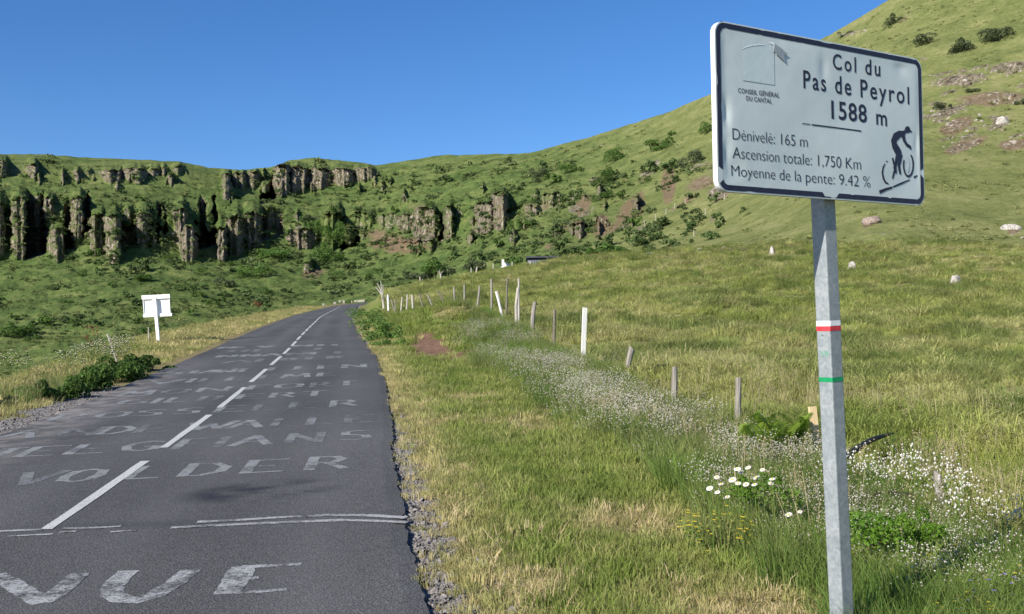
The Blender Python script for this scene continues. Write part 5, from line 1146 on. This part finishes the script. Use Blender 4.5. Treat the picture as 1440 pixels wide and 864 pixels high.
# ------------------------------------------------------------------ black water pipe
M_PIPE = simple('black_pipe', (0.008, 0.008, 0.009), (0.02, 0.02, 0.02), 10, 0.6)
def laid(pix, up):
    out_ = []
    for k, q in enumerate(pix): P0 = on_land(*q); P0[2] += up; out_.append(P0)
    return out_
mb = MB(); mb.tube(laid([(890, 536), (898, 539), (908, 541), (918, 539.5), (926, 536), (938, 534), (950, 532), (958, 530), (965, 532)], .24), [.025, .03, .036, .042, .044, .042, .038, .03, .016], 8)
o = mb.build('water_pipe', M_PIPE, smooth=True, loc=on_land(926, 536)); tag(o, 'black pipe snaking through the grass behind the knotty grey fence post', 'pipe')
mb = MB(); mb.tube(laid([(1188, 690), (1202, 678), (1215, 668), (1229, 659), (1243, 653), (1259, 649)], .27), [.03, .03, .03, .026, .02, .008], 8)
o = mb.build('water_pipe', M_PIPE, smooth=True, loc=on_land(1215, 668)); tag(o, 'black pipe rising from the white flowers just right of the sign post', 'pipe')
mb = MB(); mb.tube(laid([(984, 582), (992, 582.5), (1001, 583)], .1), [.014, .022, .012], 6); o = mb.build('water_pipe', M_PIPE, smooth=True, loc=on_land(992, 582)); tag(o, 'short bit of black pipe in the grass between the ferns and knotty post', 'pipe')
yarrow = [fproto(3, .46, .09, 6, .0085, M_CW, leafy=5, mats=[M_TG, M_WH, M_CW], puff=True) for _ in range(3)]
wp = []
for (x, y, Y, rx, ry, k) in ((1222, 712, 7.3, .13, .12, 8), (1275, 715, 7.3, .16, .12, 14), (1322, 735, 7.0, .1, .1, 5), (1330, 765, 6.5, .12, .1, 4), (1372, 785, 6.2, .14, .12, 6), (1425, 790, 6.1, .1, .1, 4)):
    P0 = on_land(x, y); a = RNG.normal(0, 1, (k, 2)); wp.append(np.stack([P0[0]+a[:, 0]*rx, P0[1]+a[:, 1]*ry], 1))
wp = np.concatenate(wp); scatter('white_flower_clusters', np.stack([wp[:, 0], wp[:, 1], ground_z(wp[:, 0], wp[:, 1])], 1), RNG.uniform(.75, 1.1, len(wp)), np.zeros(len(wp)), yarrow)
# near-black hump filling the black area behind the white flowers
P0 = at(1262, 708, 7.9); rock(P0-np.array([0, -.15, .02]), .26, .13, .12, simple('hump_black', (0.006, 0.005, 0.004), (0.03, 0.022, 0.016), 12, 1.0), 'near-black hump behind the white flower heads', 'earth bank', None, 'dark_hump', 12)

# ------------------------------------------------------------------ white gable and long shed beyond the meadow
M_GW = simple('whitewash', (0.74, 0.71, 0.66), (0.84, 0.82, 0.78), 2, 0.9); M_SL = simple('slate_roof', (0.05, 0.055, 0.07), (0.09, 0.095, 0.11), 3, 0.8)
YG = 165
def gp_(x, y, dY=0): return at(x, y, YG+dY)
b0 = gp_(710, 390); hs = empty('white_cottage', tuple(float(v) for v in b0)); tag(hs, 'small white gabled building peeping over the meadow brow', 'building')
pts2 = [(702.5, 392), (702.5, 380), (709.5, 370.5), (718, 380.5), (718, 392)]
Vf = [gp_(*q) for q in pts2]; Vb = [gp_(*q)+np.array([2.0, 6, 0]) for q in pts2]; mb = MB(); mb.add(Vf+Vb, [(0, 4, 3, 2, 1), (5, 6, 7, 8, 9), (0, 1, 6, 5), (3, 4, 9, 8), (1, 2, 7, 6), (2, 3, 8, 7)]); mb.build('gable_wall', M_GW, hs)
mb = MB(); up_ = np.array([0, 0, .08]); r1 = [gp_(701, 381.5)+up_, gp_(709.5, 370)+up_, gp_(719, 382)+up_]; r2 = [q+np.array([2.0, 6.2, 0]) for q in r1]
e3 = [q+np.array([0, -.0, -.12]) for q in r1+r2]; mb.add(r1+r2+e3, [(0, 1, 4, 3), (1, 2, 5, 4), (6, 9, 10, 7), (7, 10, 11, 8), (0, 6, 7, 1), (1, 7, 8, 2)]); mb.build('roof', M_GW, hs)
mb = MB(); mb.box(gp_(707.3, 369.5, .4), .35, .4, .9); mb.build('chimney', M_GW, hs)
YS = 205
a_, b_ = at(742, 374, YS), at(787, 373, YS); shd = empty('long_shed', tuple(float(v) for v in (a_+b_)/2)); tag(shd, 'long low dark shed with ribbed blue-grey wall behind the meadow brow', 'shed')
M_RIB = simple('ribbed_sheet', (0.16, 0.18, 0.27), (0.24, 0.26, 0.36), 2, 0.5); M_RF = simple('shed_roof', (0.03, 0.035, 0.05), (0.06, 0.065, 0.08), 2, 0.6)
h_w = 1.6
mb = MB(); mb.add([a_-np.array([0, 0, 1]), b_-np.array([0, 0, 1]), b_+np.array([0, 0, h_w-.35]), a_+np.array([0, 0, h_w-.35])]+[q+np.array([0, 6, 0]) for q in (a_-np.array([0, 0, 1]), b_-np.array([0, 0, 1]), b_+np.array([0, 0, h_w+.1]), a_+np.array([0, 0, h_w+.1]))], [(0, 1, 2, 3), (5, 4, 7, 6), (1, 5, 6, 2), (4, 0, 3, 7)]); mb.build('wall', M_RF, shd)
for k in range(14):
    f = (k+.5)/14; q = a_+(b_-a_)*f; mb = MB(); mb.box(q+np.array([0, -.06, h_w*.35-.3]), .26, .1, h_w*.95); mb.build('wall_rib', M_RIB, shd)
mb = MB(); c0 = (a_+b_)/2+np.array([0, 3, h_w]); mb.box(c0, np.linalg.norm(b_-a_)+.6, 7, .3); mb.build('roof', M_RF, shd)

# ------------------------------------------------------------------ shrubs that can be told apart
M_BU = leafmat('bush_leaves', [(0.055, 0.105, 0.022), (0.09, 0.165, 0.035), (0.16, 0.235, 0.065)], None, transl=0.38, pn=3.0); M_WO = simple('bush_wood', (0.06, 0.045, 0.035), (0.13, 0.1, 0.08), 10)
M_OL = leafmat('olive_bush_leaves', [(0.05, 0.07, 0.03), (0.085, 0.11, 0.05), (0.13, 0.155, 0.08)], None, transl=0.2, pn=.4)
def bush(P0, R, H, label, m=M_BU, n=500, leaf=.12, lk=7, group=None, cat='bush', name='bush', trunk=True, squash=1.0, sd=0, low=False):
    r_ = np.random.default_rng(int(abs(P0[0]*31+P0[1]*7))+sd); root = empty(name, tuple(float(q) for q in P0)); tag(root, label, cat, group)
    V, Fs = leafcloud(n, [(a, b, c_*(.75 if low else 1), d_*(1.15 if low else 1), e_) for a, b, c_, d_, e_ in lobes(lk, R, H, r_)], leaf, r_); V = np.array(V); V[:, 1] *= squash
    mesh_obj('foliage', V, Fs, m, root)
    if trunk:
        mb = MB()
        for k in range(5):
            a = r_.uniform(0, 6.28); mb.tube([(0, 0, -.2), (R*.2*math.cos(a), R*.2*math.sin(a), H*.3), (R*.45*math.cos(a), R*.45*math.sin(a), H*.62)], [.035*H, .025*H, .01*H], 5)
        mesh_obj('stem', np.array(mb.v), mb.f, M_WO, root)
    return root
for (x, y, Y, wpx, hpx, lab, mm, lk) in ((70, 545, 18.6, 70, 40, 'dark bramble bush nearest the camera on the left verge', M_BU, 8), (118, 528, 20.3, 60, 44, 'middle bramble bush of the left verge, below the cream flowers', M_BU, 8), (165, 515, 22.3, 56, 44, 'glossy green bush of the left verge, right of the cream flowers', M_BU, 8),
                             (208, 502, 25.2, 52, 32, 'low green bush at the right end of the left verge row', M_BU, 7), (22, 556, 17.6, 34, 22, 'low weedy shrub at the left picture edge beside the bramble row', M_OL, 6)):
    P0 = at(x, y, Y); zg = float(ground_z(P0[0], P0[1], False)); P0[2] = zg-.1 if abs(zg-P0[2]) < 1.5 else P0[2]
    Hh = (hpx/1500*Y)*.9+.05; bush(P0, wpx/1500*Y*.62, Hh, lab, mm, 3400, .035, lk*2, 'shrubs of the left verge')
tb = []
for (x, y, Y, r, k) in ((40, 552, 18, .7, 60), (80, 540, 19.3, .7, 60), (120, 526, 20.8, .6, 60), (165, 514, 22.5, .6, 60), (205, 502, 25, .7, 50)):
    P0 = at(x, y, Y); a = RNG.normal(0, 1, (k, 2)); tb.append(np.stack([P0[0]+a[:, 0]*r, Y+a[:, 1]*.5], 1))
tb = np.concatenate(tb); tb = tb[Xl(tb[:, 1])-tb[:, 0] > .9]; scatter('tall_weeds_left', np.stack([tb[:, 0], tb[:, 1], ground_z(tb[:, 0], tb[:, 1])], 1), RNG.uniform(.5, .95, len(tb)), np.clip(RNG.normal(.3, .25, len(tb)), 0, 1), tg+seedp[:1])
cream = [fproto(6, 0.35, 0.14, 6, 0.015, M_WH, mats=[M_TG, simple_leaf('cream_florets', (0.5, 0.45, 0.3), (0.72, 0.68, 0.52)), M_TG], puff=True) for _ in range(2)]
cpx = []
for (x, y, Y, r, k) in ((128, 512, 22.3, .35, 10), (70, 527, 20.8, .5, 5), (155, 500, 23.3, .2, 4)):
    P0 = at(x, y, Y); a = RNG.normal(0, 1, (k, 2)); cpx.append(np.stack([P0[0]+a[:, 0]*r, Y+.3+a[:, 1]*.25, np.full(k, P0[2]+.02)], 1))
cpx = np.concatenate(cpx); scatter('cream_meadowsweet', cpx, RNG.uniform(.8, 1.3, len(cpx)), np.zeros(len(cpx)), cream)
M_DOCK = simple_leaf('dock_seed', (0.22, 0.07, 0.035), (0.32, 0.12, 0.06)); dk_ = [fproto(3, .75, .08, 10, .014, M_DOCK, mats=[M_TG, M_DOCK, M_DOCK], puff=True)]
dp = np.array([[*at(x, y, Y)] for x, y, Y in ((123, 508, 24.5), (127, 507, 24.7), (358, 452, 62), (361, 450, 63), (124, 512, 24))]); scatter('rusty_dock_stems', dp, [1.1, .8, 1.6, 1.4, .7], np.zeros(5), dk_)
FB = [(612, 386, 34, 30, 'dark round bush with pale dead stub beside it, on the meadow brow', M_BU), (590, 392, 30, 16, 'low olive scrub left of the dark round bush', M_OL), (630, 388, 18, 16, 'small bush touching the right side of the dark round one', M_OL), (668, 380, 26, 20, 'leafy olive bush left of the white gable', M_OL),
      (729, 375, 24, 22, 'dense green bush between white gable and long shed', M_BU), (836, 360, 28, 16, 'dark green bush at the brow, left one of a pair', M_BU), (862, 357, 32, 20, 'bright green leafy bush at the brow, right one of a pair', M_BU), (752, 352, 14, 10, 'small dark bush on the slope above the shed', M_BU),
      (925, 214, 40, 28, 'large dome-shaped bush high on the slope left of the sign', M_BU), (944, 193, 12, 12, 'small bush just above the large dome-shaped one', M_BU), (995, 188, 26, 26, 'dark bush touching the left edge of the sign', M_BU), (1352, 74, 40, 26, 'dark gorse-like bush above the outcrops, left one', M_OL), (1398, 56, 44, 26, 'dark gorse-like bush above the outcrops, right one', M_OL),
      (1300, 62, 36, 12, 'low dark scrub just above the top right corner of the sign', M_OL), (1255, 35, 28, 24, 'grey-green bush on the ridge line above the sign', M_OL), (1185, 52, 20, 8, 'low bush on the skyline above the sign', M_OL), (1322, 155, 22, 16, 'small bush beside outcrops close to the sign edge', M_OL), (1368, 132, 18, 12, 'small green bush between two outcrop bands', M_OL), (1436, 148, 16, 12, 'small green bush cut by the right picture edge', M_OL),
      (20, 476, 44, 26, 'dark bush low on the valley side at the left edge', M_BU), (46, 480, 22, 14, 'second dark bush right of the left-edge one', M_BU), (108, 458, 18, 12, 'lone bush on the valley slope left of the white board', M_BU), (120, 388, 18, 18, 'rounded bush below the second buttress', M_BU),
      (357, 390, 40, 24, 'broad dark bush below the big right buttress', M_BU), (385, 366, 44, 22, 'spreading bush at the foot of the big right buttress', M_BU), (314, 402, 26, 18, 'grey-green bush with shadow in the middle of the slope', M_OL), (372, 412, 22, 14, 'bush with slanting shadow below the broad dark one', M_BU), (332, 375, 20, 12, 'small bush under the foot of the big buttress', M_BU),
      (268, 408, 18, 14, 'bush at mid slope above the white board', M_BU), (295, 426, 20, 12, 'bush at mid slope right of the white board', M_BU), (238, 368, 22, 16, 'bush below the narrow central buttress', M_BU), (285, 385, 18, 22, 'upright bush right of the narrow central buttress', M_BU), (200, 392, 34, 10, 'flat dark bush above the white board', M_BU), (190, 457, 14, 14, 'bush just left of the white board post', M_BU),
      (460, 372, 40, 50, 'large leafy thicket on the knoll in front of the dark gully', M_BU), (450, 336, 44, 36, 'upper thicket of the knoll with rounded crown', M_BU), (474, 345, 36, 44, 'darker thicket on the shaded right side of the knoll', M_BU), (440, 312, 30, 18, 'grey-green shrubs topping the knoll', M_OL), (476, 395, 24, 20, 'bush at the foot of the knoll', M_BU),
      (600, 294, 18, 22, 'dark tree-like shrub at the top of the pale cliff', M_BU), (635, 292, 10, 24, 'slim shrub on the thin rock pillar', M_BU), (540, 352, 14, 14, 'dark shrub in the brown scree', M_BU), (850, 258, 34, 40, 'tall dark thicket in the gully of the right slope', M_BU), (862, 228, 30, 30, 'thicket at the head of the gully', M_BU), (845, 285, 26, 22, 'thicket at the lower end of the gully', M_BU),
      (800, 245, 26, 22, 'dark shrubs on the spur left of the gully', M_BU), (760, 250, 30, 22, 'grey-green shrubs on the spur further left', M_OL), (974, 232, 36, 30, 'grey-green juniper-like scrub left of the sign', M_OL), (905, 258, 18, 16, 'small rounded shrub above the red scar', M_BU), (722, 326, 16, 24, 'dark shrub right of the pale cliff foot', M_BU), (750, 262, 20, 14, 'grey shrub on the rib above the pale cliff', M_OL)]
for i, (x, y, wpx, hpx, lab, m_) in enumerate(FB):
    brow_b = y > 355 and 580 < x < 880 and i < 7
    P0 = at(x, y, float(np.interp(x, _bp[:, 0], _bp[:, 1]))+10) if brow_b else on_hill(x, y)
    s = P0[1]/1500; P0 = P0-np.array([0, 0, .25*hpx*s*.4])
    bush(P0, wpx*s*.55, hpx*s*1.0, lab, m_, 2200 if wpx > 25 else 800, max(.15, wpx*s*.03), 10 if wpx > 25 else 6, 'shrubs told apart on the slopes', sd=i, trunk=brow_b, low=True)
# dead tree stub beside the dark bush
P0 = at(619, 396, 147); mb = MB(); mb.tube([P0, P0+np.array([.1, 0, .9]), P0+np.array([-.1, 0, 1.6])], [.15, .12, .05], 6)
for dx_ in (-.9, -.4, .6, .9): mb.tube([P0+np.array([.05, 0, 0.9+abs(dx_)*.1]), P0+np.array([dx_*.6, .1, 1.5])], [.05, .02], 5)
o = mb.build('dead_tree', W_GREY, loc=P0); tag(o, 'bare pale stub with thin branches in front of the dark round bush', 'dead tree')
# grouped small shrubs
small = [mesh_obj('shrub', *leafcloud(260, lobes(5, 1.0, 1.2, rg), .16, rg), M_BU) for _ in range(3)]
GS = 'small shrubs dotted over the cirque'
k = 0; spots = []
while len(spots) < 110:
    x = random.uniform(-20, 900); y = random.uniform(240, 480)
    if y < np.interp(x, RIDGE[:, 0], RIDGE[:, 1])+15: continue
    if x > 560 and y > 370: continue
    if x > 350 and y > 430: continue
    z_ = 0.5 if y > 372 else 0.8
    if random.random() < z_: spots.append((x, y))
for i, (x, y) in enumerate(spots):
    o = small[i] if i < 3 else small[i % 3].copy()
    if i >= 3: COL.objects.link(o)
    P0 = on_hill(x, y); o.location = tuple(P0-np.array([0, 0, .2])); s = random.lognormvariate(.15, .4)*.9; o.scale = (s*random.uniform(.9, 1.5), s, s*random.uniform(.8, 1.2)); o.rotation_euler.z = random.uniform(0, 6)
    zx = 'left of the white board' if x < 195 else 'above the white board' if x < 250 else 'right of the white board' if x < 420 else 'around the leafy knoll' if x < 510 else 'near the pale central cliff' if x < 650 else 'above white gable and shed' if x < 800 else 'left of the red scar'
    zy = 'on the grassy shelf under the skyline' if y < 275 else 'among the rock buttresses' if y < 360 else 'on the lower slope'
    tag(o, 'small dark shrub %s, %s' % (zy, zx), 'shrub', 'small shrubs %s, %s' % (zy, zx))

# ------------------------------------------------------------------ ferns, weeds, daisies by the fence
M_FERN = leafmat('fern_green', [(0.17, 0.27, 0.03), (0.25, 0.37, 0.05), (0.33, 0.42, 0.08)], None, transl=.5, pn=3)
def frond(L, a, elev, rng_):
    V = []; Fs = []; n_ = 24; d = np.array([math.cos(a), math.sin(a), 0]); s = np.array([-math.sin(a), math.cos(a), 0])
    def mid(f): return d*L*(f*math.cos(elev)*.9+.15*f*f)+np.array([0, 0, L*(math.sin(elev)*f-.22*f**3)])
    for k in range(n_):
        f = .15+.85*k/n_; w_ = L*.26*math.sin(math.pi*min(1, (1-f)*1.15+.05))**.8*(1 if f < .95 else .5); c0 = mid(f); c1 = mid(min(1, f+.045))
        for sg in (-1, 1):
            i = len(V); tip = c0+s*sg*w_+d*w_*.35+np.array([0, 0, -.12*w_]); m1 = (c0+tip)/2+d*.012*L*2; V += [c0, (c0+tip)/2-d*.012*L-np.array([0, 0, .008*L]), tip, m1+d*.010*L+np.array([0, 0, .008*L])]; Fs.append((i, i+1, i+2, i+3))
    for k in range(8):
        i = len(V); a0, b0 = mid(k/8), mid((k+1)/8); V += [a0-s*.004, a0+s*.004, b0+s*.003, b0-s*.003]; Fs.append((i, i+1, i+2, i+3))
    return V, Fs
def fern(px, py, Y, L, nfr, lab, sd):
    P0 = at(px, py, Y); P0[2] = float(ground_z(P0[0], P0[1])); L *= 1.18; root = empty('fern', tuple(float(q) for q in P0)); tag(root, lab, 'fern', 'ferns by the fresh timber post'); r_ = np.random.default_rng(sd)
    for k in range(nfr):
        a = 2*math.pi*k/nfr+r_.uniform(-.3, .3); V, Fs = frond(L*r_.uniform(.75, 1.1), a, r_.uniform(1.05, 1.42), r_); mesh_obj('frond', V, Fs, M_FERN, root)
fern(1072, 634, 10.6, .52, 13, 'bright green fern, leftmost of the clump beside the split grey post', 1); fern(1102, 626, 10.9, .56, 14, 'tallest bright fern in the middle of the clump', 2); fern(1124, 652, 10.0, .26, 11, 'smallest fern of the clump, below the fresh timber post', 3)
M_BL = leafmat('broad_leaf', [(0.11, 0.17, 0.06), (0.15, 0.21, 0.09), (0.2, 0.26, 0.12)], None, transl=.3, pn=2)
def rosette(px, py, Y, L, nl, lab, m=M_BL, wid=.16, sd=0, name='broad_leaved_weed', cat='weed', grp=None, elev=(.5, 1.2)):
    P0 = at(px, py, Y); root = empty(name, tuple(float(q) for q in P0)); tag(root, lab, cat, grp); r_ = np.random.default_rng(sd)
    for k in range(nl):
        a = r_.uniform(0, 6.28); el_ = r_.uniform(*elev); l_ = L*r_.uniform(.6, 1.1); d = np.array([math.cos(a), math.sin(a), 0]); s = np.array([-math.sin(a), math.cos(a), 0]); V = []; 
        for f in (0, .3, .6, .85, 1): 
            c0 = d*l_*f*math.cos(el_)+np.array([0, 0, l_*(math.sin(el_)*f-.25*f*f)]); w_ = l_*wid*math.sin(math.pi*(f*.85+.1)); V += [c0-s*w_+np.array([0, 0, w_*.3]), c0, c0+s*w_+np.array([0, 0, w_*.3])]
        Fs = []
        for q_ in range(4): Fs += [(3*q_, 3*q_+1, 3*q_+4, 3*q_+3), (3*q_+1, 3*q_+2, 3*q_+5, 3*q_+4)]
        mesh_obj('leaf', V, Fs, m, root)
rosette(714, 466, 36, .55, 12, 'pale broad-leaved weed at the foot of the bleached crooked post', sd=1); rosette(725, 474, 34, .55, 12, 'second broad-leaved weed just right of the first, lower down', sd=2)
rosette(656, 484, 35, .45, 14, 'dark leafy weed above the stony patch on the bank', M_BU, .2, 3); rosette(583, 470, 40, .5, 14, 'dark weed left of the brown earth scar', M_BU, .2, 4)
for i, (x, y, Y, R, H, lab) in enumerate(((539, 487, 37, .7, .75, 'lush dark weeds in the ditch beside the road, nearest clump'), (529, 472, 42, .8, .6, 'leafy ditch weeds beside the gravel pull-in'), (522, 458, 52, .9, .6, 'ditch weeds further along the bend'), (514, 449, 62, 1.1, .7, 'farthest leafy clump in the ditch near the bend'), (566, 482, 37, .5, .35, 'low weeds left of the brown earth scar in the ditch'), (552, 492, 34, .55, .3, 'low nettles at the end of the ditch'))):
    bush(at(x, y, Y), R, H, lab, leafmat('ditch_leaves_%d' % i, [(0.08, 0.14, 0.03), (0.12, 0.2, 0.045), (0.17, 0.24, 0.07)], None, pn=2), 1300, .045, 14, 'weeds growing in the ditch', 'weeds', 'ditch_weeds', False, sd=i)
# green clump right of the sign post
for i, (x, y, Y, R, H, lab) in enumerate(((1235, 790, 6.3, .22, .32, 'dense bright green leafy herb clump right of the sign post'), (1275, 780, 6.4, .18, .26, 'smaller green herb clump beside the dense bright one'), (1075, 715, 7.4, .2, .26, 'green leafy herb under the daisies'))):
    bush(at(x, y, Y), R, H, lab, M_VG if i == 9 else leafmat('herb_leaves_%d' % i, [(0.07, 0.15, 0.015), (0.1, 0.2, 0.02), (0.15, 0.25, 0.04)], None, pn=5), 1500, .012, 12, 'green herb clumps near the sign', 'herb', 'herb_clump', False, sd=i)
def daisy(px, py, Y, lab, size=.03):
    P0 = at(px, py, Y); gz_ = float(ground_z(P0[0], P0[1], False)); root = empty('oxeye_daisy', (float(P0[0]), float(P0[1]), gz_)); tag(root, lab, 'daisy', 'oxeye daisies by the fence'); h = P0[2]-gz_
    tilt = np.array([random.uniform(-.5, -.1), random.uniform(-.7, -.2), 1.0]); tilt /= np.linalg.norm(tilt); s1 = np.cross(tilt, [1, 0, 0]); s1 /= np.linalg.norm(s1); s2 = np.cross(tilt, s1); top = np.array([0, 0, h])
    mb = MB(); mb.tube([(0.02, 0, -.02), (0.01, .01, h*.5), (0, 0, h)], .0025, 4); mesh_obj('stem', mb.v, mb.f, M_TG, root)
    V = []; Fs = []
    for k in range(13):
        a = 2*math.pi*k/13; d = s1*math.cos(a)+s2*math.sin(a); e = -s1*math.sin(a)+s2*math.cos(a); i = len(V)
        V += [top+d*size*.2-e*size*.08, top+d*size*.7-e*size*.24+tilt*.002, top+d*size*1.05, top+d*size*.7+e*size*.24+tilt*.002, top+d*size*.2+e*size*.08]; Fs.append((i, i+1, i+2, i+3, i+4))
    mesh_obj('petals', V, Fs, M_WH, root)
    V = [top+tilt*.004+size*.3*(s1*math.cos(a)+s2*math.sin(a)) for a in np.linspace(0, 6.283, 11)[:-1]]+[top+tilt*.012]; mesh_obj('disc', V, [(i, (i+1) % 10, 10) for i in range(10)], M_YE, root)
DL = {(1109, 724): 'lone larger oxeye daisy low down just left of the sign post', (1125, 720): 'small lone oxeye daisy nearest the sign post', (998, 687): 'oxeye daisy at the left end of the bunch', (1023, 699): 'lowest small oxeye daisy of the bunch'}
for (x, y, s) in ((1037, 660, .032), (1052, 658, .026), (1042, 664, .026), (1030, 675, .034), (1038, 680, .026), (1049, 681.5, .028), (1064, 672, .034), (1061, 682, .028), (1086, 674, .028), (1084, 680, .024), (1008, 671.5, .026), (998, 687, .03), (1009, 692.5, .024), (1014, 681, .024), (1023, 699, .022), (1109, 724, .03), (1072, 661, .022), (1125, 720, .02)):
    daisy(x, y, 7.0+random.uniform(-.15, .15), DL.get((x, y), 'white oxeye daisy in the bunch between the ferns and the sign post'), s*.82)
# fallen straw clods of mown hay, as loose stuff
hay = [proto('h', *blades(40, 0.16, 0.01, 0.05, 0.005, 3.5, rg, 0.9), simple_leaf('hay', (0.34, 0.26, 0.14), (0.55, 0.44, 0.26), .2)) for _ in range(3)]
n = 5200; Yh = near_density(n, 2.5, 22); Xh = Xr(Yh)+RNG.uniform(.3, 5.6, n); dd_ = dry_attr(Xh, Yh); keep = (RNG.uniform(0, 1, n) < dd_*.9+.04) & (Xh < np.interp(Yh, FY, FX)-.6)
Xh, Yh = Xh[keep], Yh[keep]; scatter('mown_hay', np.stack([Xh, Yh, ground_z(Xh, Yh)+.01], 1), RNG.uniform(.5, 1.2, len(Xh)), np.ones(len(Xh)), hay, tilt=.25)
